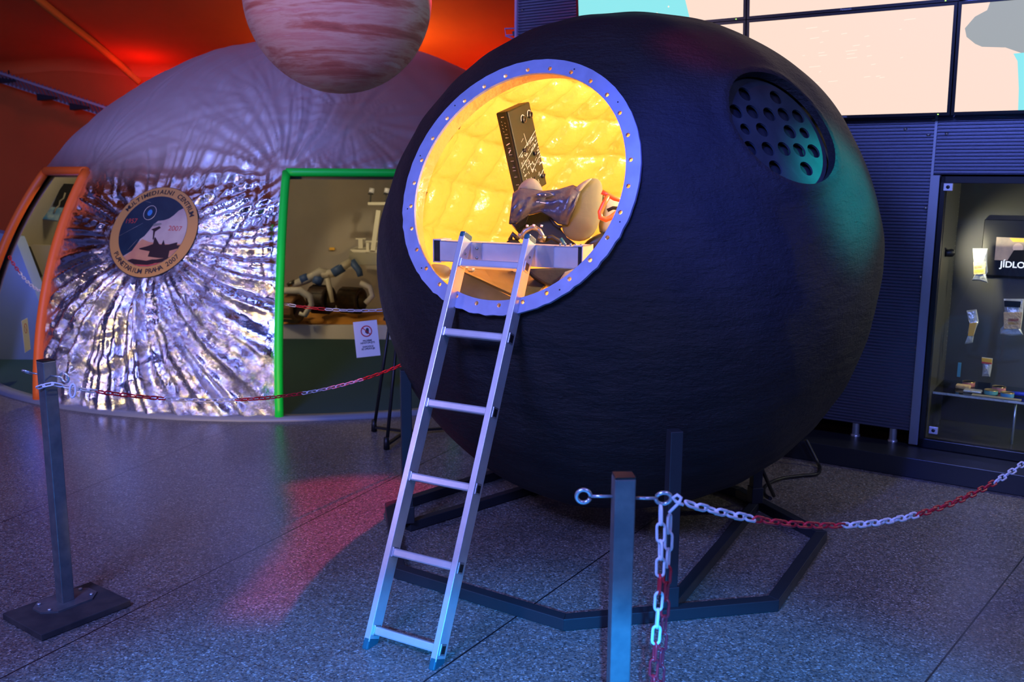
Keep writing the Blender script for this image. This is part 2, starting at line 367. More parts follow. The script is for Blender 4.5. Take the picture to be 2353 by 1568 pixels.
# cable tray on the left
tA, tB = cloth_hit(-30, 158, .2), cloth_hit(250, 250, .2)
root = empty('cable_tray', tA, label='dim ladder-like cable tray running along the dark red wall at upper left', cat='cable tray')
q = MB(); q.bar(tA, tB, .02, .03); q.bar(tA+Vector((0,.12,-.12)), tB+Vector((0,.12,-.12)), .02, .03); q.build('rail', M_trim, root)
q = MB()
for i in range(30):
    p = tA.lerp(tB, (i+.5)/30); q.bar(p+Vector((0,0,.03)), p+Vector((.02,.12,-.13)), .022, .022)
q.build('rungs', M_trim, root)
for i, px in enumerate(((15,182),(105,222),(180,244))):
    p = cloth_hit(*px, .2)
    r2 = empty('floodlight', p, label=('dark wedge floodlight under the cable tray, '+('at the left picture edge','in the middle of the three','nearest the silver dome')[i]), cat='floodlight', group='floodlights under the cable tray')
    q = MB(); q.prism([p+Vector((-.12,0,.04)), p+Vector((.12,0,-.0)), p+Vector((.12,0,-.03)), p+Vector((-.12,0,-.05))], (0,.14,0)); q.build('housing', M_frame, r2, bevel=.004)
    q = MB(); q.bar(p+Vector((0,.07,0)), p+Vector((0,.07,.12)), .02, .01, up=(1,0,0)); q.build('bracket', M_frame, r2)

# ------------------------------------------------------------------ silver dome
DC = Vector((-1.848, 9.649, -.255)); DR = 3.279; E0 = math.asin(.255/DR)
def dome_pt(phi, e, r=DR):
    return Vector((DC.x + r*math.cos(e)*math.sin(phi), DC.y - r*math.cos(e)*math.cos(phi), DC.z + r*math.sin(e)))
def warp(phi, e):   # the orange door leans
    t = max(0, min(1, (e-E0)/(R(36.6)-E0))); return phi - R(3.6)*t**1.5*math.exp(-((phi+R(31.5))/R(9))**2)
DT = R(36.8); OD = (R(-54), R(-31.5)); GD = (R(3.8), R(26))
def seg(a, b, st): n = max(2, int(round((b-a)/st))+1); return list(np.linspace(a, b, n))
def dome_grid(stf, stc, ste):
    ph = seg(-180,-75,3)[:-1] + seg(-75,-54,stc)[:-1] + seg(-54,-31.5,stf)[:-1] + seg(-31.5,3.8,stf)[:-1] + seg(3.8,26,stf)[:-1] + seg(26,60,stc)[:-1] + seg(60,180,4)
    el = seg(math.degrees(E0), 36.8, ste)[:-1] + seg(36.8, 90, ste*1.6)
    return np.radians(ph), np.radians(el)
def noise1(seed, x, oct=4):
    g = np.random.default_rng(seed); v = 0
    for k in range(oct):
        f = 2**k; v = v + np.sin(x*f*(1+.3*g.random())+g.random()*6.28+1.7*np.sin(x*f*.37+g.random()*6))/(f**.6)
    return v
FOLDS = [(-15.7,27.0,9,17,.046,.30,1.6),(3.2,36.0,20,12,.026,.12,.8),(-1.0,50,40,13,.009,.10,.6),(15,47,50,12,.010,.10,.7),(-31,36.5,60,10,.008,.10,.6)]
def fold_disp(PH, EL):
    d = np.zeros_like(PH); U = PH*np.cos(EL)*DR; V = EL*DR
    for i, (ph, e, seed, K, amp, r0, L_) in enumerate(FOLDS):
        ph, e = math.radians(ph), math.radians(e)
        u = (PH-ph)*np.cos((EL+e)/2)*DR; v = (EL-e)*DR; r = np.hypot(u, v)+1e-4; a = np.arctan2(u, -v)
        f = noise1(seed, a*K/2.2 + .5*np.sin(r*3+i), 4)
        env = np.clip((r-r0*.9)/.18, 0, 1)*np.exp(-r/L_)
        if i == 0: env = env*(1+.9*np.clip(-v/1.0, 0, 1))*np.where(v > .35, .35, 1)
        d += amp*env*(1-np.abs(np.clip(f, -1.6, 1.6))/.8)
    # short vertical pleats under the seam at z 1.7, and lumps low down
    sv = V - math.radians(36.8)*DR
    d += .008*np.exp(-((sv+.12)/.14)**2)*noise1(90, U*30, 3)
    low = np.clip((1.15*DR*.5 - V)/1.2, 0, 1)
    d += low*(.010*noise1(91, U*7+1.5*np.sin(V*5), 3)*np.sin(V*6+U*2.1)+.006*noise1(92, V*14+3*np.sin(U*4), 3))
    d += .004*noise1(93, U*3+V*2, 3)
    # flat where the badge sits
    u = (PH-math.radians(-15.7))*np.cos(math.radians(27))*DR; v = (EL-math.radians(28.1))*DR
    d *= np.clip((np.hypot(u, v)-.33)/.12, 0, 1)
    for pe in (-31.5, 3.8):
        d *= np.where(EL < DT+.03, np.clip(np.abs(PH-math.radians(pe))/.035, .15, 1), 1)
    return d
def dome_shell(name, M, r, parent, stf, stc, ste, folds, emax=90):
    ph, el = dome_grid(stf, stc, ste); el = el[el <= math.radians(emax)+1e-6]; PH, EL = np.meshgrid(ph, el, indexing='ij')
    D = fold_disp(PH, EL) if folds else np.zeros_like(PH)
    vs = []; n = len(el)
    for i in range(len(ph)):
        for j in range(n):
            e = EL[i,j]; vs.append(dome_pt(warp(ph[i], e), e, r+D[i,j]))
    fs = []
    for i in range(len(ph)-1):
        pm = (ph[i]+ph[i+1])/2
        for j in range(n-1):
            em = (el[j]+el[j+1])/2
            if em < DT and (OD[0] < pm < OD[1] or GD[0] < pm < GD[1]): continue
            fs.append((i*n+j, (i+1)*n+j, (i+1)*n+j+1, i*n+j+1))
    me = bpy.data.meshes.new(name); loc = parent.location
    me.from_pydata([v-loc for v in vs], [], fs); me.update()
    return finish(name, me, M, parent, smooth=True)
dome = empty('silver_dome', (DC.x, DC.y, 0), label='large silver foil dome tent with an orange-edged and a green-edged doorway', cat='dome')
dome_shell('foil_cover', M_foil, DR, dome, .28, .8, .30, True)
dome_shell('inner_lining', M_beige, DR-.07, dome, 2.2, 2.2, 2.5, False)
def door_tube(name, M, ph0, ph1, r):
    q = MB(); pts = []
    for e in np.linspace(E0, DT, 24): pts.append(dome_pt(warp(ph0, e), e, DR+.015))
    q.tube(pts, r, 14)
    pts = []
    for e in np.linspace(E0, DT, 24): pts.append(dome_pt(warp(ph1, e), e, DR+.015))
    q.tube(pts, r, 14)
    pts = [dome_pt(warp(p, DT), DT, DR+.015) for p in np.linspace(ph0, ph1, 20)]
    q.tube(pts, r, 14)
    q.build(name, M, dome, smooth=True)
door_tube('orange_door_trim', M_orange, OD[0], OD[1], .036)
door_tube('green_door_trim', M_green, GD[0], GD[1], .031)
q = MB(); RB = math.sqrt(DR**2-.255**2); q.lathe([(RB-.05,.0),(RB-.05,.028),(RB+.055,.028),(RB+.055,0)], (DC.x,DC.y,0), n=160)
q.build('base_curb', M_curb, dome)
q = MB(); q.lathe([(0,.012),(RB-.05,.012)], (DC.x,DC.y,0), n=96); tag(q.build('dome_carpet', M_carpet), 'teal green carpet covering the floor inside the silver dome', 'carpet')
# badge on the foil
BPH, BE = R(-15.7), math.asin((1.29+.255)/DR); BN = (dome_pt(BPH, BE)-DC).normalized(); BC = DC+BN*DR
BX = Vector((0,0,1)).cross(BN).normalized(); BY = BN.cross(BX)
def bpt(u, v, lift=.02):
    """point at (u, v) metres on the dome's curve round the badge centre"""
    p = BC + BX*u + BY*v; return DC + (p-DC).normalized()*(DR+lift-.013)
badge = empty('round_badge', BC+BN*.015, label='round planetarium badge with ochre rim stuck on the silver foil', cat='badge')
BR_ = .362
def bdisc(name, poly_rings, M, lift, parent=badge):
    q = MB(); n = len(poly_rings[0]); vs = [bpt(u, v, lift) for ring in poly_rings for u, v in ring]
    fs = [(k*n+i, k*n+(i+1)%n, (k+1)*n+(i+1)%n, (k+1)*n+i) for k in range(len(poly_rings)-1) for i in range(n)]
    q.faces(vs, fs); return q.build(name, M, parent)
def circ(r, n=64, c=(0,0)): return [(c[0]+r*math.cos(2*math.pi*i/n), c[1]+r*math.sin(2*math.pi*i/n)) for i in range(n)]
M_ochre = mat('badge_ochre', (.48,.27,.09), .45); M_bnavy = mat('badge_navy', (.004,.016,.045), .4, color2=(.008,.026,.06), vscale=9)
M_bsky = mat('badge_sky', (.36,.30,.34), .5, color2=(.45,.42,.44), vscale=6); M_btan = mat('badge_tan', (.42,.20,.14), .5, color2=(.5,.27,.16), vscale=9); M_bbrown = mat('badge_brown', (.02,.008,.012), .5); M_bred = mat('badge_red', (.42,.06,.06), .5)
bdisc('rim', [circ(BR_), circ(BR_*.985), circ(BR_*.78), circ(BR_*.765)], M_ochre, .020)
bdisc('edge_line', [circ(BR_*1.012), circ(BR_*.99)], M_ink, .018)
bdisc('night_sky', [circ(BR_*.78), circ(BR_*.5), circ(BR_*.2), circ(.0005)], M_bnavy, .0205)
def bpoly(name, pts, M, lift, parent=badge):
    """polygon of px-on-badge points, triangulated as a fan of strips following the dome"""
    q = MB(); n = len(pts); c = (sum(p[0] for p in pts)/n, sum(p[1] for p in pts)/n)
    rings = [[(c[0]+(p[0]-c[0])*k, c[1]+(p[1]-c[1])*k) for p in pts] for k in (1,.66,.33,.001)]
    vs = [bpt(u, v, lift) for r_ in rings for u, v in r_]
    q.faces(vs, [(k*n+i, k*n+(i+1)%n, (k+1)*n+(i+1)%n, (k+1)*n+i) for k in range(3) for i in range(n)]); return q.build(name, M, parent)
def bpx(x, y):   # crop pixel (220..480, 400..660 at 6.03x) to badge u, v
    X, Y = 220+x*260/1568, 400+y*260/1568; d = ray(X, Y); p = onplane(X, Y, BC+BN*.02, BN); return ((p-BC).dot(BX), (p-BC).dot(BY))
def clampb(p, r=BR_*.775):
    l = math.hypot(*p); return p if l <= r else (p[0]*r/l, p[1]*r/l)
sky = [bpx(*p) for p in ((1200,450),(1130,490),(1060,560),(1000,605),(930,630),(850,640),(790,690),(720,780),(660,850),(600,890),(560,950),(480,1050),(350,1120))]
arc0, arc1 = math.atan2(sky[-1][1], sky[-1][0]), math.atan2(sky[0][1], sky[0][0])
if arc1 < arc0: arc1 += 2*math.pi
sky = [clampb(p) for p in sky[1:-1]]
arc = [(BR_*.775*math.cos(t), BR_*.775*math.sin(t)) for t in np.linspace(arc0, arc1, 40)]
bpoly('day_sky', sky + arc, M_bsky, .0212)
hill = [(a*BR_*.772*1, b*BR_*.772*1) for a, b in [(math.cos(t), math.sin(t)) for t in np.linspace(arc0+.02, arc0+1.95, 24)]]
bpoly('tan_hills', [clampb(bpx(x, y)) for x, y in ((1180,960),(1000,960),(860,955),(720,930),(630,890),(560,950),(480,1050),(380,1120))] + hill, M_btan, .0216)
bpoly('rover_picture', [clampb(bpx(*p)) for p in ((580,1020),(700,990),(780,960),(800,870),(815,870),(830,960),(910,970),(925,900),(940,970),(1040,960),(1110,930),(1100,980),(1160,975),(1120,1020),(1000,1050),(980,1160),(850,1150),(700,1130),(730,1060),(600,1035))], M_bbrown, .0222)
bpoly('ground_picture', [clampb(bpx(*p)) for p in ((400,1190),(480,1160),(620,1200),(760,1170),(950,1180),(1010,1160),(900,1230),(700,1275),(520,1255))], M_bbrown, .022)
bpoly('red_soil', [clampb(bpx(*p)) for p in ((480,1250),(700,1265),(890,1235),(800,1275),(690,1295),(560,1290))], M_bred, .0223)
bpoly('mast_picture', [bpx(*p) for p in ((755,760),(870,715),(890,735),(800,765),(790,900),(775,900),(785,765))], M_bbrown, .0223)
bpoly('mast_head_picture', [bpx(*p) for p in ((790,680),(890,670),(900,690),(780,720))], M_teeth, .0224)
q = MB(); c0 = bpx(735, 525)
rr_ = [bpt(c0[0]+.052*math.cos(t), c0[1]+.058*math.sin(t), .0222) for t in np.linspace(0, 2*math.pi, 40, endpoint=False)]; q.tube(rr_, .0016, 6, closed=True)
q.build('satellite_ring_picture', M_whitep, badge)
bpoly('satellite_picture', [(c0[0]+.02*math.cos(t), c0[1]+.026*math.sin(t)) for t in np.linspace(0, 2*math.pi, 20, endpoint=False)], mat('badge_blue', (.03,.2,.6), .3), .0222)
for a_, b_ in (((640,670),(300,840)),((740,380),(640,350)),((560,900),(420,1040))):
    q = MB(); A, B = bpx(*a_), bpx(*b_); q.tube([bpt(*A, .0222), bpt(*B, .0222)], .0009, 5); q.build('antenna_picture', M_trim, badge)
def badge_arc(txt, r, size, a0, a1, flip):
    q = MB(); n = len(txt)
    for i, ch in enumerate(txt):
        if ch == ' ': continue
        a = a0+(a1-a0)*i/(n-1); me = text_mesh(ch, size, .0008)
        for_v = []
        for v in me.vertices:
            x, y = v.co.x, v.co.y
            if flip: rad = r - y; ang = a + x/r
            else: rad = r + y; ang = a - x/r
            for_v.append(bpt(rad*math.cos(ang), rad*math.sin(ang), .0226))
        q.faces(for_v, [tuple(p.vertices) for p in me.polygons]); bpy.data.meshes.remove(me)
    return q.build('lettering', M_ink, badge)
def bang(x, y): u, v = bpx(x, y); return math.atan2(v, u)
badge_arc('MULTIMEDIALNI CENTRUM', BR_*.878, .052, bang(425,465), bang(1310,535), False)
a0 = bang(235,1090); a1 = bang(1115,1150)
if a0 < 0: a0 += 2*math.pi
if a1 < a0: a1 += 2*math.pi
badge_arc('PLANETARIUM PRAHA 2007', BR_*.885, .052, a0, a1, True)
for txt, p in (('1957',(470,640)),('2007',(1080,745))):
    c = bpx(*p); me = text_mesh(txt, .055); q = MB(); q.faces([bpt(c[0]+v.co.x, c[1]+v.co.y, .0226) for v in me.vertices], [tuple(f.vertices) for f in me.polygons]); q.build('lettering', M_bred, badge)

# inside the dome: back partition, platform, things behind the orange door
q = MB(); q.box((-2.0, 10.86, .95), (3.2, .08, 1.9)); tag(q.build('grey_partition', M_gwall), 'plain grey partition wall behind the rover inside the silver dome', 'partition')
q = MB(); p0, p1 = flr(640, 786), flr(960, 786); q.box((-1.95, 10.22, .085), (3.1, 1.2, .15))
tag(q.build('display_platform', M_whitep, bevel=.004), 'low white display platform under the sand and the rover', 'platform')
nx, ny = 60, 24; vs = []
for i in range(nx+1):
    for j in range(ny+1):
        x = -3.45+3.0*i/nx; y = 9.66+1.13*j/ny; ed = min(1, min(i, nx-i, j, ny-j)/2)
        vs.append((x, y, .162 + ed*(.018+.014*math.sin(x*5+y*3)+.012*math.sin(x*13+y*7)+.008*random.random())))
q = MB(); n = ny+1; q.faces(vs, [(i*n+j, (i+1)*n+j, (i+1)*n+j+1, i*n+j+1) for i in range(nx) for j in range(ny)])
sd = q.build('orange_sand', M_sand, smooth=True); tag(sd, 'rough orange sand spread over the white platform', 'sand', kind='stuff')
q = MB(); p = onplane(763, 572, Vector((0,10.8,0)), Vector((0,1,0))); q.box(p, (.06,.03,.03)); tag(q.build('wall_socket', M_laby, bevel=.004), 'small yellow socket on the grey partition behind the rover', 'socket')
for i, (px, py, d, s) in enumerate(((805,716,10.1,.05),(725,722,9.8,.06),(675,735,9.75,.035),(893,716,9.9,.06))):
    p = at(px, py, d); p.z = .19; q = MB(); bm = q.b; bmesh.ops.create_icosphere(bm, subdivisions=2, radius=s)
    for v in bm.verts: v.co = Vector((v.co.x*1.5, v.co.y, v.co.z*.55))*(1+.25*random.random()) + p
    tag(q.build('stone', M_sand, smooth=True), ('pale flat stone behind the right wheel of the rover','brown stone between the rover wheels','small stone beside the left wheel of the rover','orange stone on the sand beside the black capsule')[i], 'stone')

# rover
RV = 10.0
rov = empty('model_rover', (-1.95, 10.1, .18), label='cream model rover with blue-banded arm standing on orange sand', cat='rover')
def rp_(x, y, d=RV): return at(x, y, d)
q = MB(); P = [rp_(*p) for p in ((803,577),(880,580),(900,610),(800,610),(799,600))]; q.prism(P, (0,.35,0)); q.build('body', mat('rover_body_shaded', (.22,.205,.16), .5), rov, bevel=.006)  # rover cream darkened: the dim light on the body is in its colour
q = MB(); P = [rp_(*p) for p in ((804,574),(905,575),(905,581),(812,581))]; q.prism(P, (0,.4,0)); q.build('deck', M_rov, rov)
q = MB(); q.bar(rp_(857,577), rp_(870,484), .05, .05, up=(0,1,0)); q.build('mast', M_rov, rov, bevel=.004)
q = MB(); q.bar(rp_(841,555), rp_(868,555), .05, .015); q.bar(rp_(818,549), rp_(840,549), .06, .01); q.box(rp_(829,560), (.045,.04,.1)); q.bar(rp_(845,555), rp_(845,580), .03,.03,up=(0,1,0)); q.build('instrument', M_rov, rov)
q = MB(); q.bar(rp_(846,468), rp_(888,468), .05, .03); q.build('crossbar', M_rov, rov)
for x in (852, 887):
    q = MB(); q.bar(rp_(x-1,466), rp_(x,447), .015, .015, up=(0,1,0)); q.box(rp_(x,446), (.05,.05,.015)); hd = q.build('camera_mount', M_blk, rov)
    q = MB(); q.tube([rp_(x+1,444), rp_(x+3,433)], [.03,.028], 12); q.build('camera_head', M_whitep, hd)
def limb(pts, r, M, name, d=RV-.15):
    q = MB(); q.tube([rp_(x, y, d) for x, y in pts], r, 12); return q.build(name, M, rov)
limb([(672,655),(700,645),(735,626),(760,630)], [.035,.045,.05,.045], M_rov, 'arm_segment')
limb([(692,645),(708,638)], .052, M_rovb, 'blue_band'); limb([(765,628),(789,614)], .05, M_rovb, 'blue_band'); limb([(722,640),(740,648)], .05, M_rovb, 'blue_band')
limb([(740,630),(765,628),(792,610),(808,600)], [.05,.045,.045,.04], M_rov, 'arm_segment')
limb([(808,600),(825,622),(828,635)], [.04,.035,.03], M_rovb, 'shoulder_link')
limb([(752,640),(758,665),(764,695)], [.03,.028,.02], M_rov, 'strut')
limb([(668,648),(672,655)], [.05,.05], M_metalo, 'tool_head')
def wheel(x, y, d, r, wd, M):
    c = rp_(x, y, d); c.z = max(c.z, .19+r); ax = Vector((.93,-.36,0))
    q = MB(); q.lathe([(r*.72,-wd/2),(r*.97,-wd/2),(r,-wd/2+.015),(r,wd/2-.015),(r*.97,wd/2),(r*.72,wd/2),(r*.72,-wd/2)], c, ax, 28)
    for k in range(14):
        a = k*2*math.pi/14; x_ = ax.orthogonal().normalized(); y_ = ax.cross(x_); o = (x_*math.cos(a)+y_*math.sin(a))*r
        q.bar(c+o-ax*wd*.45, c+o+ax*wd*.45, .018, .012, up=o)
    wo = q.build('wheel', M, rov)
    q = MB(); q.lathe([(0,-.02),(r*.5,-.02),(r*.55,.02),(r*.25,.03),(0,.03)], c, ax, 20)
    for k in range(3):
        a = k*2.09; x_ = ax.orthogonal().normalized(); y_ = ax.cross(x_); o = (x_*math.cos(a)+y_*math.sin(a)); q.bar(c+o*r*.2, c+o*r*.78, .03, .01, up=ax)
    q.build('hub', M_blk, wo)
wheel(668, 712, 9.72, .145, .2, M_wheelo); wheel(738, 688, 9.95, .15, .2, M_wheel); wheel(808, 690, 10.25, .14, .24, M_wheel)
limb([(650,668),(690,668),(712,682),(716,700),(700,725),(688,720)], [.035,.04,.035,.03,.03,.02], M_rov, 'fender', 9.6)
limb([(828,650),(850,660),(856,680),(840,698)], [.03]*4, M_rov, 'fender', 9.9)

# behind the orange door
P = [at(x, y, 8.6) for x, y in ((-60,520),(34,545),(92,700),(98,872),(-60,872))]
q = MB(); q.prism(P, (.03,.12,0)); tag(q.build('slanted_panel', mat('panel_blue_grey', (.22,.3,.42), .6)), 'smooth blue-grey slanted side panel seen through the orange doorway', 'panel')
root = empty('wall_monitor', at(95,605,9.2), label='grey monitor with black edge seen through the orange doorway', cat='monitor')
q = MB(); q.prism([at(x,y,9.2) for x,y in ((68,563),(122,565),(108,660),(92,655))], (0,.05,0)); q.build('screen', M_gwall, root)
q = MB(); q.prism([at(x,y,9.15) for x,y in ((53,571),(64,567),(92,636),(82,641))], (0,.06,0)); q.build('housing', M_blk, root)
root = empty('space_poster', at(130,465,9.3), label='dark poster with blue lower half hanging behind the orange doorway', cat='poster')
P = [at(x,y,9.3) for x,y in ((137,421),(171,423),(133,509),(93,505))]
q = MB(); q.prism(P, (0,.02,0)); q.build('panel', M_trim, root)
q = MB(); q.prism([at(x,y,9.28) for x,y in ((143,422),(170,423),(147,475),(121,473))], (0,.01,0)); q.build('night_picture', M_dark, root)
q = MB(); q.prism([at(x,y,9.28) for x,y in ((119,476),(146,478),(132,507),(97,503))], (0,.01,0)); q.build('sea_picture', M_bsky if 0 else mat('poster_blue', (.04,.16,.3), .5, color2=(.3,.4,.4), vscale=12), root)
q = MB(); q.tube([at(x,y,9.27) for x,y in ((150,443),(146,456),(138,462),(136,472),(128,480),(124,490))], .008, 6); q.build('pale_figure', M_padw, root)
P = at(88, 662, 8.9); q = MB(); q.lathe([(0,0),(.04,0),(.045,.06),(.03,.09),(0,.09)], P+Vector((.02,0,-.1)), n=16)
tag(q.build('exhibit_model', M_padw, smooth=True), 'small cream model beside the grey monitor inside the orange doorway', 'model')

# ------------------------------------------------------------------ hanging planet
pc = at(777, -6, 5.6); pr = .558
M_planet = bpy.data.materials.new('banded_planet'); M_planet.use_nodes = True; nt = M_planet.node_tree; N = nt.nodes; L = nt.links; b = N['Principled BSDF']
tc = N.new('ShaderNodeTexCoord'); mp = N.new('ShaderNodeMapping'); mp.inputs['Scale'].default_value = (.6,.6,5.5); mp.inputs['Rotation'].default_value = (0,.12,0)
no = N.new('ShaderNodeTexNoise'); no.inputs['Scale'].default_value = 1.9; no.inputs['Detail'].default_value = 9; no.inputs['Distortion'].default_value = .25; no.inputs['Roughness'].default_value = .62
L.new(tc.outputs['Object'], mp.inputs[0]); L.new(mp.outputs[0], no.inputs['Vector'])
cr = N.new('ShaderNodeValToRGB'); L.new(no.outputs[0], cr.inputs[0]); e = cr.color_ramp.elements; e[0].position = .3; e[0].color = (.30,.06,.035,1); e[1].position = .72; e[1].color = (.80,.62,.50,1)
for p_, c_ in ((.42,(.55,.16,.10,1)),(.5,(.72,.40,.28,1)),(.58,(.66,.26,.19,1)),(.64,(.76,.52,.42,1))):
    x = e.new(p_); x.color = c_
L.new(cr.outputs[0], b.inputs['Base Color']); b.inputs['Roughness'].default_value = .6
root = empty('planet_model', pc, label='large striped red and cream planet ball hanging above the silver dome', cat='planet model')
q = MB(); bmesh.ops.create_uvsphere(q.b, u_segments=64, v_segments=40, radius=pr)
for f in q.b.faces: f.smooth = True
q.b.transform(Matrix.Translation(pc)); q.build('globe', M_planet, root)
q = MB(); q.tube([pc+Vector((0,0,pr-.01)), Vector((pc.x, pc.y, 4.3))], .006, 8); q.build('hanging_wire', M_zinc, root)

# ------------------------------------------------------------------ black capsule
CK = 1.033
CC = CAMP+(Vector((.5253, 4.4628, 1.2875))-CAMP)*CK; CR = 1.15*CK
HO = CAMP+(Vector((.0053, 3.6343, 1.6669))-CAMP)*CK; HN = Vector((-.4894, -.7879, .3738)).normalized(); HX = Vector((0,0,1)).cross(HN).normalized(); HY = HN.cross(HX)
PN, PX, PY = axes(.5589, .566)
cap = empty('spherical_capsule', (CC.x, CC.y, 0), label='big black spherical space capsule with an open bolted hatch ring', cat='capsule')
def ico(r, sub=6):
    b_ = bmesh.new(); bmesh.ops.create_icosphere(b_, subdivisions=sub, radius=r); return b_
def lump(v):
    return (.006*math.sin(v.x*5+v.z*3+1)+.005*math.sin(v.y*7+v.x*4)+.004*math.sin(v.z*9+v.y*5+2)+.002*math.sin(v.x*23+v.z*17)+.0015*math.sin(v.y*31-v.z*27))
b_ = ico(CR, 7)
for v in b_.verts:
    n_ = v.co.normalized(); k = n_.dot(PN); r_ = CR+lump(v.co)
    # soft lip round the recessed porthole; hatch edge pulled to the ring plane
    a_ = math.acos(max(-1,min(1,k)))*CR; r_ += .012*math.exp(-((a_-.285)/.03)**2)
    v.co = n_*r_
me = bpy.data.meshes.new('shell'); b_.to_mesh(me); b_.free()
shell = finish('shell', me, M_capsule, cap)
shell.location = CC - cap.location
def tmp(bm_, loc=(0,0,0)):
    me_ = bpy.data.meshes.new('c'); bm_.to_mesh(me_); bm_.free(); o = bpy.data.objects.new('c', me_); COL.objects.link(o); o.location = loc; return o
def cyl(c, ax, r, l0, l1, n=72):
    q = MB(); q.lathe([(0,l0),(r,l0),(r,l1),(0,l1)], c, ax, n); bmesh.ops.recalc_face_normals(q.b, faces=q.b.faces); return tmp(q.b)
bpy.context.view_layer.update()
PH_ = math.sqrt(CR**2-(.2566*CK)**2)
boolean(shell, [tmp(ico(CR-.03, 5), CC), cyl(HO, HN, .524, -.35, .3), cyl(CC+PN*(PH_-.055), PN, .2566*CK, 0, .3)])
for p in shell.data.polygons: p.use_smooth = len(p.vertices) == 3
# hatch ring with its 30 bolt holes
q = MB(); ri, ro, rh, NH = .4615*CK, .519*CK, .480*CK, 30; da = 2*math.pi/NH
for k in range(NH):
    a0 = R(11.9)+k*da; inner, outer = [], []
    for i in range(16):
        t = i/16*2*math.pi; r0 = .0088 if k not in (0,) else .0088
        inner.append((rh+.0088*math.cos(t), .0088*math.sin(t)/rh))
        c_, s_ = math.cos(t), math.sin(t); mm = max(abs(c_), abs(s_)); cx, cy = c_/mm, s_/mm
        rr = rh + (cx*(ro-rh) if cx > 0 else cx*(rh-ri)); outer.append((rr, cy*da/2))
    vs = []
    for rr, aa in outer+inner:
        a = a0+aa; rad = rr
        if rr > ro-.0005: rad = ro + .0025*math.sin(a*47)*(.3+abs(math.sin(a*2.5)))*(1 if math.sin(a) < -.2 else .3)
        vs.append(HO+HX*rad*math.cos(a)+HY*rad*math.sin(a))
    q.faces(vs, [(i, (i+1)%16, 16+(i+1)%16, 16+i) for i in range(16)])
bmesh.ops.remove_doubles(q.b, verts=q.b.verts, dist=.0004)
ring = q.build('hatch_ring', M_ring, cap, label='blue-grey bolted hatch ring')
sm = ring.modifiers.new('s', 'SOLIDIFY'); sm.thickness = .012; sm.offset = 0
for ang in (35, 65, -22, 131, -140, 187, 160, -60):
    p = HO+HX*.511*math.cos(R(ang+6))+HY*.511*math.sin(R(ang+6)); q = MB(); q.lathe([(0,0),(.003,0),(.003,.0015),(0,.0015)], p+HN*.006, HN, 10); q.build('screw', M_ink, ring)
# porthole plate with 18 round holes
PO = CC+PN*(PH_-.03); plate_o = CC+PN*(PH_-.045)
q = MB(); q.lathe([(0,-.008),(.2566*CK+.004,-.008),(.2566*CK+.004,0),(0,0)], plate_o, PN, 72)
plate = q.build('porthole_plate', M_plate, cap, label='greenish-grey round plate drilled with 18 holes')
HP = [(-.069,.182),(.099,.176),(-.157,.098),(-.069,.100),(.020,.093),(.102,.096),(.181,.091),(-.147,.018),(-.057,.018),(.093,.015),(.174,.012),(-.163,-.067),(-.070,-.068),(.018,-.066),(.101,-.069),(.181,-.072),(-.073,-.151),(.095,-.154)]
plate.data.transform(Matrix.Translation(cap.location)); plate.parent = None; bpy.context.view_layer.update()
boolean(plate, [cyl(plate_o+(PX*x+PY*y)*CK, PN, .0325 if i not in (7,10) else .026, -.03, .03, 24) for i, (x, y) in enumerate(HP)])
plate.data.transform(Matrix.Translation(-cap.location)); plate.parent = cap
for p in plate.data.polygons: p.use_smooth = False
q = MB(); q.lathe([(0,0),(.262,0)], plate_o-PN*.024, PN, 48); q.build('porthole_dark_disc', M_dark, cap)  # black disc stands in for the dark depth behind the holes
# quilted yellow lining
M_yel = mat('yellow_satin', (.88,.52,.11), .27, spec=.9, bump=.75, bscale=12, bdist=.02, coat=.6)
LR = CR-.042; nA, nE = 340, 220; vs = []; qa = Vector((.32,.15,.94)).normalized(); qx = Vector((0,1,0)).cross(qa).normalized(); qy = qa.cross(qx)
hl = HO-CC
for i in range(nA+1):
    for j in range(nE+1):
        ph = 2*math.pi*i/nA; th = .04+(math.pi-.08)*j/nE
        n_ = qx*math.sin(th)*math.cos(ph)+qy*math.sin(th)*math.sin(ph)+qa*math.cos(th)
        lon = ph/(2*math.pi)*32 + .12*math.sin(th*3); lat = th/math.pi*13 + .10*math.sin(ph*5) - lon*.22
        puff = (abs(math.sin(math.pi*lon))**.42)*(abs(math.sin(math.pi*lat))**.42)
        rt = max(0, min(1, (n_.x-.15)*2.5))   # right side: loose slack folds instead of neat quilts
        fold = .03*math.sin(n_.x*14+n_.z*17+3*math.sin(n_.y*7))+.018*math.sin(n_.z*31-n_.x*21+2*math.sin(n_.z*9))+.02*abs(math.sin(n_.z*6+n_.x*9))
        d = (1-rt)*(.060*puff+.004*math.sin(lat*19+3*math.sin(lon*4))*(1-puff**2)) + rt*(fold+.012*puff) + .004*math.sin(ph*40+th*11)*(1-puff)
        k_ = n_.dot(PN); r_ = LR-max(0, d)
        if k_ > .9: r_ = min(r_, (PH_-.10)/k_)
        vs.append(CC+n_*r_)
fs = []; n = nE+1
for i in range(nA):
    for j in range(nE):
        c = (vs[i*n+j]+vs[(i+1)*n+j+1])/2-CC; hh = c-hl; k = c.normalized()
        if c.dot(HN) > 0 and (c - HN*c.dot(HN) - (hl-HN*hl.dot(HN))).length < .526: continue
        fs.append((i*n+j, i*n+j+1, (i+1)*n+j+1, (i+1)*n+j))
me = bpy.data.meshes.new('quilted_lining'); me.from_pydata([v-cap.location for v in vs], [], fs); me.update()
lin = finish('quilted_lining', me, M_yel, cap, smooth=True, label='bright yellow quilted satin lining')
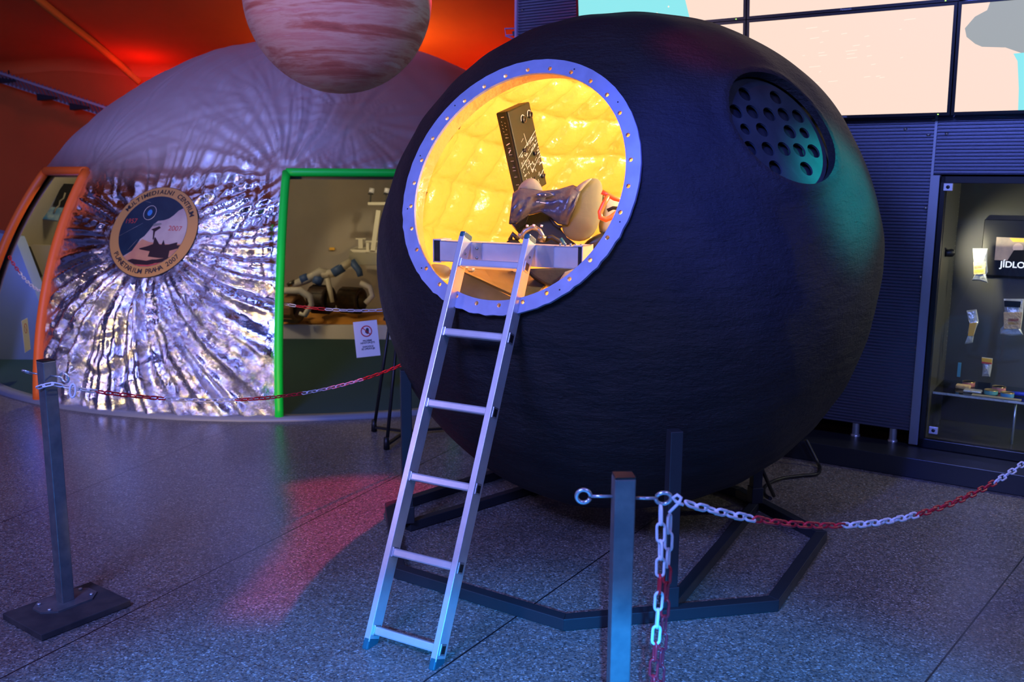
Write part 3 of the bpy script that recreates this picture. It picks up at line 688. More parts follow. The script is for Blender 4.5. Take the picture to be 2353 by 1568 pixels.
# rolled yellow edge between lining and ring
q = MB(); q.lathe([(.517,-.007),(.513,-.03),(.511,-.06),(.509,-.105)], HO, HN, 90); q.build('lining_edge', M_yel, cap)

def atc(x, y, d): return at(x, y, d*CK)
# control console inside
r0 = 4.12*CK/FPX
def camv(x, y, z): return (RT*x + UP*y - FWD*z)*r0
c0 = atc(1166.5, 256, 4.12); ew = camv(28,0,17.6); ee = camv(52,44,-83); el_ = camv(42,-175,-67)
def cbox(q, o, a, b_, c): q.faces([o, o+a, o+a+b_, o+b_, o+c, o+a+c, o+a+b_+c, o+b_+c], [(0,1,2,3),(4,7,6,5),(0,4,5,1),(1,5,6,2),(2,6,7,3),(3,7,4,0)])
cons = empty('control_console', c0+el_*.5, label='olive green control console leaning against the yellow lining inside the capsule', cat='console')
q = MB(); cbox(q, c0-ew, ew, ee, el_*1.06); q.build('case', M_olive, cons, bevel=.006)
q = MB(); cbox(q, c0-ew*.2-(ee.normalized()*.002), ew*.06, ee*.02, el_*1.04); q.build('edge_groove', M_blk, cons)
nf = ee.cross(el_).normalized()                        # wide face normal
if nf.dot(FWD) > 0: nf = -nf
nn_ = ew.cross(el_).normalized()
if nn_.dot(FWD) > 0: nn_ = -nn_
def wf(u, v, h=.0008): return c0 + ee*u + el_*v + nf*h
def nfc(u, v, h=.0008): return c0 - ew*(1-u) + el_*v + nn_*h
q = MB(); random.seed(3)
def stroke(f, a, b_, w_):
    A, B = f(*a), f(*b_); d = (B-A).normalized(); nrm = nf if f is wf else nn_; s_ = d.cross(nrm)*w_/2
    q.faces([A-s_, B-s_, B+s_, A+s_], [(0,1,2,3)])
for a_, b_ in (((.04,.60),(.98,.36)),((.04,.74),(.98,.50)),((.5,.83),(.98,.66)),((.5,.50),(.46,.33)),((.45,.83),(.42,.66))): stroke(wf, (a_[0],a_[1]-.03), (b_[0],b_[1]), .0022)
for k in range(74):
    u = .08+.84*random.random(); v = .40+.56*random.random(); t = random.choice((0,1,2)); l_ = .03+.05*random.random()
    if t == 0: stroke(wf, (u, v), (u+l_*1.3, v-l_*.3), .003)
    elif t == 1: stroke(wf, (u, v), (u+.015, v+l_*.7), .0025)
    else:
        for i in range(4): stroke(wf, (u+i*.03, v-i*.008), (u+.012+i*.03, v-.003-i*.008), .003)
for k in range(7): stroke(nfc, (.30+.25*(k%2), .11+.02*k), (.36+.25*(k%2), .118+.02*k), .002)
for v in (.06,.27,.31,.44,.52,.60,.68,.72,.80,.9): stroke(nfc, (.36,v), (.60,v), .003 if v in (.06,.31) else .0014)
stroke(nfc, (.3,.40),(.6,.38),.004); stroke(nfc, (.35,.50),(.55,.46),.005)
q.build('markings', M_whitep, cons)
for u, v, r_ in ((.55,.17,.017),(.86,.15,.017),(.30,.52,.010),(.72,.62,.011),(.85,.93,.012),(.4,.90,.006)):
    q = MB(); q.lathe([(0,0),(r_,0),(r_*.9,.012),(0,.012)], wf(u, v, 0), nf, 18); q.bar(wf(u-.03,v+.02,.014), wf(u+.03,v-.02,.014), .006, .006, up=nf); q.build('knob', M_blk, cons)
q = MB()
for u, v in ((.55,.17),(.86,.15)):
    pts = [wf(u, v, .0015)+ee.normalized()*.019*math.cos(t)-el_.normalized()*.022*math.sin(t) for t in np.linspace(-.2, 3.3, 12)]; q.tube(pts, .0018, 6)
q.build('dial_arc', M_whitep, cons)
for v0 in (.30,.42,.54,.66,.78):
    q = MB(); q.lathe([(0,0),(.004,0),(.003,.006),(0,.006)], nfc(.55, v0, 0), nn_, 10); q.build('switch', M_blk, cons)

# seat assembly inside
seat = empty('pilot_chair', atc(1260, 540, 4.15), label='cosmonaut seat with grey satin cover and beige side pads inside the capsule', cat='seat')
q = MB(); q.pillow([(1286,520),(1300,475),(1318,440),(1332,424),(1352,409),(1370,408),(1383,416),(1386,435),(1384,470),(1380,510),(1366,540),(1345,556),(1318,556),(1298,545)], 4.10*CK, .035, .10); q.build('side_pad', M_pad, seat, sub=1)
q = MB(); q.pillow([(1186,438),(1196,422),(1210,411),(1224,408),(1236,415),(1246,430),(1250,446),(1220,452),(1195,448)], 4.10*CK, .03, .08); q.build('side_pad', M_padw, seat, sub=1)
q = MB(); q.pillow([(1318,436),(1330,424),(1350,411),(1366,408),(1350,420),(1335,440),(1325,448)], 4.06*CK, .02, .03); q.build('pad_piping', M_padw, seat, sub=1)
# bow-shaped satin cover
def cover_pt(u, v):
    """u -1..1 left to right, v 0 top .. 1 bottom"""
    top = [(-1,(1180,446)),(-.8,(1196,434)),(-.4,(1226,437)),(-.1,(1247,441)),(.3,(1283,437)),(.7,(1316,427)),(1,(1334,436))]
    bot = [(-1,(1171,514)),(-.75,(1186,513)),(-.4,(1214,493)),(-.1,(1243,486)),(.25,(1264,497)),(.55,(1284,514)),(.8,(1302,517)),(1,(1312,496))]
    def ip(T, u):
        for (a, p), (b2, q_) in zip(T, T[1:]):
            if u <= b2: k = (u-a)/(b2-a); return p[0]+(q_[0]-p[0])*k, p[1]+(q_[1]-p[1])*k
        return T[-1][1]
    t, b2 = ip(top, u), ip(bot, u); x = t[0]+(b2[0]-t[0])*v; y = t[1]+(b2[1]-t[1])*v
    bul = .05*math.sin(math.pi*min(1,max(0,.08+v*.84)))*(.35+.65*min(1,abs(u)*1.5)); wr = .004*math.sin(u*17+v*7)*math.sin(v*math.pi)*min(1,abs(u)*1.4)+.003*math.sin(v*14+u*6)
    return atc(x, y, 4.08-bul-wr)
q = MB(); nu, nv = 60, 24; vs = [cover_pt(-1+2*i/nu, j/nv) for i in range(nu+1) for j in range(nv+1)]; n = nv+1
q.faces(vs, [(i*n+j, (i+1)*n+j, (i+1)*n+j+1, i*n+j+1) for i in range(nu) for j in range(nv)])
cv = q.build('satin_cover', M_satin, seat, smooth=True); s_ = cv.modifiers.new('s','SOLIDIFY'); s_.thickness = .006
q = MB(); q.tube([cover_pt(-1+2*i/30, 0) for i in range(31)], .004, 8); q.tube([cover_pt(-1+2*i/30, 1) for i in range(31)], .004, 8); q.tube([cover_pt(-1, i/10) for i in range(11)], .004, 8); q.tube([cover_pt(1, i/10) for i in range(11)], .004, 8); q.build('seam_piping', M_blk, cv)
q = MB(); q.tube([cover_pt(.0,.02), cover_pt(.12,.25), cover_pt(.18,.5), cover_pt(.1,.75), cover_pt(-.15,.9), cover_pt(-.5,.97)], .0022, 6); q.build('flap_seam', M_blk, cv)
q = MB(); q.pillow([(1231,447),(1245,441),(1262,442),(1272,448),(1258,454),(1240,454)], 4.035*CK, .008, .008); tb = q.build('snap_tab', M_satin, cv)
for x in (1240, 1253): q = MB(); q.lathe([(0,0),(.003,0),(.002,.002),(0,.003)], atc(x, 448, 4.026), -FWD, 12); q.build('stud', M_whitep, tb)
me = text_mesh('■ ■■', .008); q = MB(); MM = Matrix((RT, UP, -FWD)).transposed().to_4x4(); MM.translation = atc(1243, 466, 4.02)
bpy.data.meshes.remove(me); q.bar(atc(1232,464,4.018), atc(1239,464,4.018), .002,.003); q.bar(atc(1241,465,4.018), atc(1254,467,4.018), .002,.003); q.build('woven_tag', M_whitep, cv)
for P in ([(1175,513),(1193,512),(1214,496),(1209,510),(1196,520),(1186,527)], [(1262,500),(1282,517),(1298,519),(1284,524),(1272,516)]):
    q = MB(); q.prism([atc(x, y, 4.11) for x, y in P], FWD*.06); q.build('pocket', M_blk, seat)
q = MB(); q.pillow([(1177,515),(1212,496),(1244,488),(1266,500),(1284,520),(1302,545),(1325,562),(1240,568),(1205,552),(1188,532)], 4.16*CK, .0, .08); q.build('seat_bottom', mat('dark_green_fabric', (.008,.016,.012), .6), seat)
def bit(name, pts, r_, M, d=3.99, n=10): q = MB(); q.tube([atc(x, y, d) for x, y in pts], r_, n); return q.build(name, M, seat)
bit('clamp_bracket', [(1196,548),(1206,531),(1222,523),(1236,527)], .011, M_teeth); bit('clamp_bracket', [(1228,522),(1240,530),(1247,542),(1244,556)], .010, M_teeth)
bit('clamp_jaw', [(1190,542),(1204,540)], .010, M_teeth); bit('clamp_jaw', [(1236,545),(1254,550)], .014, M_metalo)
for p_ in ((1211,522),(1226,521),(1244,522)): bit('bolt', [p_, (p_[0]+1, p_[1]-5)], .006, M_alu, 3.98)
bit('hose', [(1250,552),(1268,545),(1285,555),(1300,572)], .012, M_blk, 4.02); bit('hose', [(1172,553),(1178,538),(1192,552)], .012, M_blk, 4.12); bit('strap', [(1288,548),(1296,560),(1302,574)], .008, M_teal, 3.98)
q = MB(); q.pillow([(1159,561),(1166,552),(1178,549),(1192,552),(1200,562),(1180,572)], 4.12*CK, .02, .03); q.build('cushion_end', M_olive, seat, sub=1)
q = MB(); q.pillow([(1338,566),(1345,555),(1372,537),(1400,530),(1416,532),(1402,556),(1380,582),(1360,582)], 4.16*CK, .04, .06); q.build('base_frame', M_blk, seat, sub=1)
# underside seen beneath the ladder beam
q = MB(); q.prism([atc(x, y, 4.06) for x, y in ((1205,618),(1255,616),(1322,614),(1305,640),(1272,662),(1250,652),(1228,638))], FWD*.12); q.build('seat_underside', mat('dark_brown_fabric', (.014,.011,.008), .8, bump=.6, bscale=40), seat, bevel=.01)
q = MB(); q.prism([atc(x, y, 4.0) for x, y in ((1272,664),(1298,625),(1318,618),(1330,620),(1300,655))], FWD*.1); q.build('side_panel', M_padw, seat, bevel=.006)
pan = empty('cabin_floor_pan', atc(1130, 650, 4.05), label='bent olive metal pan in the bottom of the capsule behind the ladder', cat='metal pan')
q = MB(); q.prism([atc(1046,607,4.15), atc(1152,607,4.35), atc(1258,648,4.15), atc(1216,694,3.88), atc(1060,622,3.98)], (0,.0,-.012)); q.build('upper_plate', M_metalo, pan)
q = MB(); q.prism([atc(1058,624,3.975), atc(1182,686,3.875), atc(1176,700,3.86), atc(1120,712,3.85), atc(1050,700,3.88), atc(1044,650,3.94)], FWD*.01); q.build('front_plate', M_metalo, pan)
q = MB(); q.lathe([(0,0),(.016,0),(.016,.012),(.011,.02),(0,.02)], atc(1083,622,3.96), (0,-.4,.9), 6); q.build('bolt', M_alu, pan)
q = MB(); q.pillow([(984,606),(1010,606),(1036,612),(1040,632),(1024,650),(1006,636),(992,622)], 4.12*CK, .03, .05); tag(q.build('canvas_bundle', M_padw, sub=1), 'pale crumpled canvas bundle at the left of the hatch under the beam', 'canvas bundle')
q = MB(); q.prism([atc(x, y, 4.25) for x, y in ((1150,606),(1200,606),(1262,652),(1256,664),(1228,662),(1222,650),(1205,640))], FWD*.015); tag(q.build('yellow_flap', M_yel, bevel=.004), 'folded bright yellow flap under the seat at the hatch bottom', 'flap')
pack = empty('survival_pack', atc(1395,500,4.1), label='white equipment pack with an orange-red grab handle at the hatch right edge', cat='pack')
q = MB(); q.pillow([(1372,540),(1378,500),(1384,462),(1380,440),(1404,445),(1432,462),(1436,500),(1420,530),(1400,540)], 4.17*CK, .03, .1); q.build('canvas_body', M_padw, pack, sub=1)
q = MB(); P = [(1398,450),(1388,468),(1379,488),(1380,500),(1392,505),(1404,500),(1424,484)]; q.tube([atc(x,y,4.0) for x,y in P], .012, 10); q.tube([atc(x,y,4.0) for x,y in ((1383,441),(1398,448),(1412,456),(1436,462))], .011, 10); q.build('grab_handle', M_handle, pack, label='orange-red grab handle')
q = MB(); q.tube([atc(x,y,4.02) for x,y in ((1396,484),(1408,478),(1430,480))], .008, 8); q.build('cord', M_olive, pack)

# stand under the capsule
st = empty('capsule_stand', (.45, 4.4, 0), label='dark square-tube octagonal floor stand carrying the black capsule', cat='stand')
OV = [Vector(p) for p in ((.203,3.30,0),(1.065,3.475,0),(1.50,4.21,0),(1.25,4.85,0),(.80,5.30,0),(.0,5.25,0),(-.645,4.57,0),(-.50,3.765,0))]
cen = sum(OV, Vector())/8; T = .05
for i in range(8):
    A, B = OV[i], OV[(i+1)%8]; q = MB()
    def inn(V, P_, N_):
        e1, e2 = (V-P_).normalized(), (N_-V).normalized(); n1, n2 = Vector((-e1.y,e1.x,0)), Vector((-e2.y,e2.x,0)); bi = (n1+n2).normalized(); return V+bi*(T/ max(.3, bi.dot(n1)))
    Ai, Bi = inn(A, OV[i-1], B), inn(B, A, OV[(i+2)%8])
    q.prism([A+Vector((0,0,.002)), B+Vector((0,0,.002)), Bi+Vector((0,0,.002)), Ai+Vector((0,0,.002))], (0,0,T-.002)); q.build('ring_tube', M_frame, st, bevel=.003)
UPR = [((.62,3.435),.755),((-.50,4.31),.80),((1.26,4.62),.46),((.45,5.19),.62)]
def zc(x, y): return CC.z-math.sqrt(max(0, CR**2-(x-CC.x)**2-(y-CC.y)**2))
for a, b2 in ((0,2),(1,3)):
    A = Vector((*UPR[a][0],.026)); B = Vector((*UPR[b2][0],.026)); q = MB(); q.bar(A, B, .045, .046); q.build('cross_tube', M_frame, st, bevel=.003)
for (x, y), z in UPR:
    q = MB(); rz = Matrix.Rotation(R(12), 3, 'Z'); z1 = min(z, zc(x, y)+.03) if zc(x,y) < CC.z-.01 else z
    q.box((x, y, (z1+.05)/2), (.05,.05,z1-.05), rz); up_ = q.build('upright', M_frame, st, bevel=.003)
    q = MB(); q.box((x, y, .09), (.062,.062,.085), rz); q.build('socket', M_frame, up_, bevel=.004)

# cable behind the stand
pts = [at(1852,1010,5.62), flr(1878,1062,.03), flr(1884,1078,.012), flr(1876,1090,.012), flr(1840,1094,.012), flr(1796,1100,.012), flr(1766,1112,.012), flr(1756,1124,.012), flr(1758,1138,.03), flr(1770,1146,.06)]
def smooth(pts, n=8):
    out = []; P = [pts[0]]+list(pts)+[pts[-1]]
    for i in range(1, len(P)-2):
        for k in range(n):
            t = k/n; p0_, p1_, p2_, p3_ = P[i-1:i+3]
            out.append(.5*((2*p1_)+(p2_-p0_)*t+(2*p0_-5*p1_+4*p2_-p3_)*t*t+(3*p1_-p0_-3*p2_+p3_)*t**3))
    out.append(P[-2]); return out
q = MB(); q.tube(smooth(pts), .010, 8); tag(q.build('power_cable', M_blk), 'black power cable looping over the floor from plinth to capsule stand', 'cable')
q = MB(); q.tube([at(1744,1062,4.75), flr(1778,1140,.02)], .010, 8); tag(q.build('bent_rod', M_blk), 'thin black rod leaning from the capsule down to the stand corner', 'rod')

# ------------------------------------------------------------------ ladder
LA = Vector((-.5413,3.1612,0)); LS = Vector((.87186,-.48976,0)).normalized(); LD = Vector((.2035,.3605,.9103)).normalized()
LN = LS.cross(LD).normalized()
if LN.dot(FWD) > 0: LN = -LN      # towards the viewer
LW, LL = .3168, 1.632
lad = empty('aluminium_ladder', LA+LS*LW/2, label='aluminium ladder leaning at the open hatch of the black capsule', cat='ladder')
LM = Matrix((LS, -LN, LD)).transposed().to_4x4()
def lbox(q, s0, s1, n0, n1, d0, d1):   # n positive = away from viewer
    P = [LA+LS*s-LN*n_+LD*d for s in (s0,s1) for n_ in (n0,n1) for d in (d0,d1)]
    q.faces(P, [(0,1,3,2),(4,6,7,5),(0,4,5,1),(2,3,7,6),(0,2,6,4),(1,5,7,3)])
for k, s0 in enumerate((0, LW-.025)):
    q = MB(); lbox(q, s0, s0+.025, 0, .062, .03, LL-.02); rl = q.build('rail', M_alu, lad, bevel=.002)
    q = MB(); lbox(q, s0-.001, s0+.026, -.001, .063, .0, .045); q.build('foot_cap', M_teal, rl, bevel=.006)
    q = MB(); lbox(q, s0-.001, s0+.026, -.001, .063, LL-.03, LL); q.build('end_cap', M_teal, rl, bevel=.008)
    for h in (LL-.085, LL-.14):
        q = MB(); q.lathe([(0,0),(.006,0),(.004,.004),(0,.005)], LA+LS*(s0+.0255)-LN*.035+LD*h, LS, 10); q.build('rivet', M_teeth, rl)
for k in range(6):
    h = .0728+.2863*k; q = MB(); lbox(q, .02, LW-.02, .012, .044, h-.015, h+.015); rg = q.build('rung', M_alu, lad, bevel=.006)
    q = MB(); lbox(q, LW-.001, LW+.0035, .010, .046, h-.021, h+.021); cl = q.build('rung_collar', M_alud, rg, bevel=.004)
    q = MB(); lbox(q, LW+.002, LW+.0042, .016, .040, h-.014, h+.014); q.build('opening_shade', M_blk, rg)  # black patch painted in for the shade inside the hollow rung
    q = MB(); lbox(q, .024, .032, .009, .047, h-.019, h+.019); q.build('rung_collar', M_alud, rg, bevel=.003)
bs0, bs1, bd0, bd1 = -.160, .520, 1.485, 1.585
# hooked cross beam lying behind the rails: level, so it is built upright
top = LA+LD*1.567-LN*.075; top = Vector((top.x, top.y, top.z)); LP = Vector((LS.y, -LS.x, 0)); LP = LP if LP.dot(FWD) > 0 else -LP
beam = empty('ladder_cross_beam', top+LS*LW/2, label='level aluminium cross beam fixed behind the ladder top in the hatch', cat='beam')
def bbox(q, s0, s1, n0, n1, z0, z1):
    P = [top+LS*s+LP*n_+Vector((0,0,z)) for s in (s0,s1) for n_ in (n0,n1) for z in (z0,z1)]
    q.faces(P, [(0,1,3,2),(4,6,7,5),(0,4,5,1),(2,3,7,6),(0,2,6,4),(1,5,7,3)])
q = MB(); bbox(q, bs0+.035, bs1-.02, .0, .006, -.042, .042); bbox(q, bs0+.035, bs1-.02, 0, .07, .038, .042); bbox(q, bs0+.035, bs1-.02, 0, .07, -.042, -.038); q.build('beam_profile', M_alu, beam)
for s0, s1 in ((bs0, bs0+.04), (bs1-.04, bs1)):
    q = MB(); bbox(q, s0, s1, 0, .08, .043, .048); bbox(q, s0, s1, 0, .08, -.048, -.043)
    e_ = s0 if s0 < 0 else s1-.004; bbox(q, e_, e_+.004, 0, .095, -.048, .048); ec = q.build('end_channel', M_alu, beam)
    q = MB(); bbox(q, s0+.003, s1-.003, .005, .06, -.043, .043); q.build('recess_shade', M_blk, ec)  # solid black block stands in for the shade inside the open channel
q = MB(); bbox(q, .035, .078, -.006, 0, -.042, .042); pl = q.build('fixing_plate', M_alud, beam)
for z in (-.02, .018): q = MB(); q.lathe([(0,0),(.007,0),(.005,.004),(0,.004)], top+LS*.056-LP*.006+Vector((0,0,z)), -LP, 12); q.build('bolt', M_teeth, pl)
q = MB(); bbox(q, .33, .40, -.006, 0, -.042, .042); q.build('fixing_plate', M_alud, beam)
for k in range(5): q = MB(); q.tube([top+LS*(.41+.022*k)+LP*.03+Vector((0,0,.042)), top+LS*(.41+.022*k)+LP*.03+Vector((0,0,.052))], .004, 8); q.build('bolt', M_teeth, beam)

# ------------------------------------------------------------------ barrier posts and chains
def post(name, x, y, h, rz, label, base=True, mat_=M_galv):
    r_ = empty(name, (x, y, 0), (0,0,rz), label, 'post', 'galvanised barrier posts')
    mw = r_.matrix_basis; bb = lambda q, c, s: q.box(mw @ Vector(c), s, mw.to_3x3())
    q = MB(); bb(q, (0,0,(h+.032)/2), (.05,.05,h-.032)); p_ = q.build('tube', mat_, r_, bevel=.003)
    q = MB(); bb(q, (0,0,h+.002), (.048,.048,.005)); q.build('cap', M_blk, r_)
    if base:
        q = MB(); bb(q, (-.02,-.05,.014), (.36,.29,.026)); q.build('slab', M_rubber, r_, bevel=.003)
        q = MB(); P = [(-.115,-.03),(-.07,-.075),(.07,-.075),(.115,-.03),(.115,.03),(.07,.075),(-.07,.075),(-.115,.03)]
        q.prism([mw @ Vector((a, c, .027)) for a, c in P], (0,0,.007)); fl = q.build('flange', mat_, r_)
        for a, c in ((-.085,-.04),(.085,-.04),(.085,.04),(-.085,.04)):
            q = MB(); q.lathe([(0,0),(.008,0),(.008,.006),(0,.007)], mw @ Vector((a, c, .034)), (0,0,1), 6); q.build('bolt', M_zinc, fl)
    return r_
def eye(parent, c, d, r=.019, wire=.0045, nrm=None):
    """screw eye: shank from c along d, ring at its end"""
    d = Vector(d).normalized(); nrm = Vector(nrm or (0,0,1)); y = nrm.cross(d).normalized(); q = MB()
    e = Vector(c)+d*.055; q.tube([Vector(c), e], wire, 8); cc = e+d*r
    q.tube([cc+(-d*math.cos(t)+y*math.sin(t))*r for t in np.linspace(0, 5.9, 22)], wire*1.25, 8); q.build('screw_eye', M_zinc, parent); return cc
# left post
pL = post('barrier_post', -1.765, 3.475, 1.0, R(54), 'galvanised square barrier post on a black slab in the left foreground')
pR = post('barrier_post', .267, 2.13, 1.0, R(4), 'blue-lit galvanised barrier post cut off by the bottom edge, near the ladder')
pE = post('barrier_post', 3.0, 4.33, 1.0, R(-33), 'galvanised barrier post holding the chain just outside the right edge')
pH = post('barrier_post', .02, 6.54, 1.0, R(30), 'galvanised barrier post hidden behind the black capsule')
eL = eye(pL, (-1.745,3.465,.945), (.75,-.35,0), .019, .0035, (.3,.9,.2)); eye(pL, (-1.785,3.478,.945), (-.6,.2,.05), .017, .0035, (.2,.5,.9))
eR = eye(pR, (.29,2.13,.946), (1,0,.0), .018, .004, (0,.9,.4)); eye(pR, (.244,2.13,.950), (-1,0,0), .0165, .004, (0,1,.1))
def link_mesh(L_, W_, r_, name):
    q = MB(); hw, hl_ = W_/2-r_, L_/2-r_; pts = []
    for t in np.linspace(0, math.pi, 7): pts.append(Vector((hl_-hw+hw*math.sin(t), hw*math.cos(t), 0)))
    for t in np.linspace(math.pi, 2*math.pi, 7): pts.append(Vector((-(hl_-hw)+hw*math.sin(t), hw*math.cos(t), 0)))
    q.tube(pts, r_, 8, closed=True); me = bpy.data.meshes.new(name); q.b.to_mesh(me); q.b.free()
    for p in me.polygons: p.use_smooth = True
    return me
def make_links(L_, W_, r_):
    a, b2 = link_mesh(L_, W_, r_, 'white_link'), link_mesh(L_, W_, r_, 'red_link'); a.materials.append(M_white); b2.materials.append(M_red); return a, b2
def chain(name, pts, pitch, lm, color, label, cat='chain', group=None, roll0=0.0):
    """links threaded along the polyline; color(i, n) -> 0 white, 1 red"""
    P = [Vector(p) for p in pts]; S = [0]
    for a, b2 in zip(P, P[1:]): S.append(S[-1]+(b2-a).length)
    def pos(s):
        for i in range(len(S)-1):
            if s <= S[i+1] or i == len(S)-2: k = (s-S[i])/(S[i+1]-S[i]); return P[i].lerp(P[i+1], k)
    n = int(S[-1]/pitch); root = empty(name, P[0], label=label, cat=cat, group=group)
    for i in range(n):
        a, b2 = pos(i*pitch), pos((i+1)*pitch); d = (b2-a).normalized(); c = (a+b2)/2
        upv = Vector((0,0,1)) if abs(d.z) < .9 else Vector((.9,.4,0)); y = upv.cross(d).normalized(); z = d.cross(y)
        ro = roll0 + (math.pi/2 if i % 2 else 0) + .12*math.sin(i*2.3); y2 = y*math.cos(ro)+z*math.sin(ro); z2 = d.cross(y2)
        o = bpy.data.objects.new('link', lm[color(i, n)]); COL.objects.link(o); o.parent = root
        mm_ = Matrix((d, y2, z2)).transposed().to_4x4(); mm_.translation = c-root.location; o.matrix_local = mm_
        if color(i, n): o['label'] = 'red plastic link'
    return root
def sag(A, B, s, n=60): return [A.lerp(B, t)-Vector((0,0,4*s*t*(1-t))) for t in np.linspace(0, 1, n)]
lmB = make_links(.054, .0255, .0036); lmS = make_links(.046, .021, .0030)
A1, B1 = Vector((-1.70,3.46,.905)), Vector((.0,6.50,.90))
chain('barrier_chain', sag(A1, B1, .31), .0375, lmS, lambda i, n: 1 if (4 <= i < 13 or 24 <= i < 36 or 49 <= i < 62) else 0, 'red and white plastic barrier chain drooping in front of the silver dome', roll0=.6)
w_ = [Vector(p) for p in ((-1.70,3.455,.908),(-1.735,3.425,.925),(-1.775,3.43,.905),(-1.81,3.455,.90))]
chain('barrier_chain', w_, .036, lmS, lambda i, n: 0, 'short white chain end wrapped round the left barrier post', roll0=.9)
q = MB(); c_ = Vector((-1.655,3.44,.905)); q.tube([c_+Vector((.003*math.cos(t)+.0,.0,.0))+Vector((.011*math.sin(t),.0,.026*math.cos(t)-.012)) for t in np.linspace(0,2*math.pi,20,endpoint=False)], .0042, 8, closed=True); tag(q.build('chain_hook', M_white), 'white plastic hook joining the chain beside the left post', 'hook')
A2, B2 = Vector((eR.x+.06, 2.155, .925)), Vector((2.91,4.3,.93))
chain('barrier_chain', sag(A2, B2, .345, 80), .0435, lmB, lambda i, n: 1 if (7 <= i < 18 or 29 <= i < 43 or 54<=i<66) else 0, 'red and white plastic barrier chain swinging right from the foreground post', roll0=.55)
V1 = [Vector((eR.x-.01, 2.105, .935-t*.93)) + Vector((.004*math.sin(t*9),0,0)) for t in np.linspace(0,1,30)]
chain('barrier_chain', V1, .0435, lmB, lambda i, n: 1 if (i == 4 or 8 <= i < 14) else 0, 'loose chain hanging from the foreground post, its nearer mostly white strand', group='hanging chain strands', roll0=.35)
V2 = [Vector((eR.x+.014, 2.14, .90-t*.89)) + Vector((.004*math.sin(t*7+1),0,0)) for t in np.linspace(0,1,30)]
chain('barrier_chain', V2, .0435, lmB, lambda i, n: 0 if i < 3 else 1, 'loose chain hanging from the foreground post, its farther mostly red strand', group='hanging chain strands', roll0=1.0)
hk = empty('chain_hook', A2, label='white plastic snap hook joining the chain at the foreground post', cat='hook')
q = MB(); q.tube([eR+Vector(v) for v in ((.046,-.012,-.012),(.028,-.012,-.004),(.020,-.012,.006),(.030,-.012,.013),(.040,-.012,.006),(.036,-.012,-.006),(.012,-.012,-.032))], .0040, 8); q.build('hook_body', M_white, hk)
# chain and sign across each doorway
lmT = make_links(.060, .026, .0034)
A3, B3 = dome_pt(GD[0], R(19.0), DR-.05), dome_pt(GD[1], R(18.5), DR-.05)
chain('doorway_chain', sag(A3, B3, .055, 40), .052, lmT, lambda i, n: 1 if 2 <= i < 6 else 0, 'red and white chain hung across the green-edged doorway', roll0=.5)
A4, B4 = dome_pt(OD[0], R(23), DR-.05), dome_pt(OD[1], R(19.5), DR-.05)
chain('doorway_chain', sag(A4, B4, .12, 40), .045, lmT, lambda i, n: 1 if (i < 6 or i > n-5) else 0, 'red and white chain hung across the orange-edged doorway', roll0=.5)
def sign(name, TL, X, Y, label):
    """paper notice hung by its top edge; X, Y = in-plane unit vectors (right, down)"""
    wd, ht = .175, .262; nr = X.cross(Y).normalized(); nr = nr if nr.dot(FWD) < 0 else -nr
    r_ = empty(name, TL+X*wd/2, label=label, cat='sign', group='paper no-entry notices')
    q = MB(); q.prism([TL, TL+X*wd, TL+X*wd+Y*ht, TL+Y*ht], -nr*.0015); q.build('sheet', M_paper, r_)
    f = lambda u, v, h=.0006: TL+X*u+Y*v+nr*h
    q = MB(); c = (wd*.52, .075); q.tube([f(c[0]+.038*math.cos(t), c[1]+.038*math.sin(t)) for t in np.linspace(0,2*math.pi,30,endpoint=False)], .004, 6, closed=True); q.tube([f(c[0]-.027,c[1]-.027), f(c[0]+.027,c[1]+.027)], .0035, 6); q.build('prohibition_ring', M_inkr, r_)
    q = MB(); q.prism([f(c[0]+u, c[1]+v) for u, v in ((-.012,.004),(-.006,-.002),(-.002,-.018),(.004,-.023),(.010,-.024),(.018,-.018),(.019,-.002),(.014,.018),(.004,.022),(-.004,.014))], nr*.0004); q.build('hand_symbol', M_ink, r_)
    MM = Matrix((X, -Y, nr)).transposed().to_4x4()
    q = MB()
    for txt, v, s_ in (('PROSÍME', .145, .017),('NEVSTUPUJTE', .161, .017),('EXPOZICE', .189, .017),('SE UPRAVUJE', .205, .017)):
        me = text_mesh(txt, s_, .0006); M4 = MM.copy(); M4.translation = f(wd*.52, v, .0008); q.mesh(me, M4); bpy.data.meshes.remove(me)
    q.build('lettering', M_ink, r_)
TLs, TRs = at(811,741,6.85), at(867,735,6.85); X = (TRs-TLs).normalized(); Y = Vector((X.z,0,-X.x)).normalized(); Y = (Y - X*Y.dot(X)).normalized()
Y = (at(819,822,6.85)-TLs); Y = (Y-X*Y.dot(X)).normalized()
sign('paper_notice', TLs, X, Y, 'white no-entry notice hanging from the chain in the green doorway')
TLs = at(49,738,7.55); X = (dome_pt(R(-40),.3)-dome_pt(R(-50),.3)); X.z = 0; X = (X.normalized()*.12+Vector((-.28,.9,0))*.88).normalized(); Y = Vector((.02,0,-1)); Y = (Y-X*Y.dot(X)).normalized()
sign('paper_notice', TLs, X, Y, 'narrow-looking no-entry notice hanging in the orange doorway')

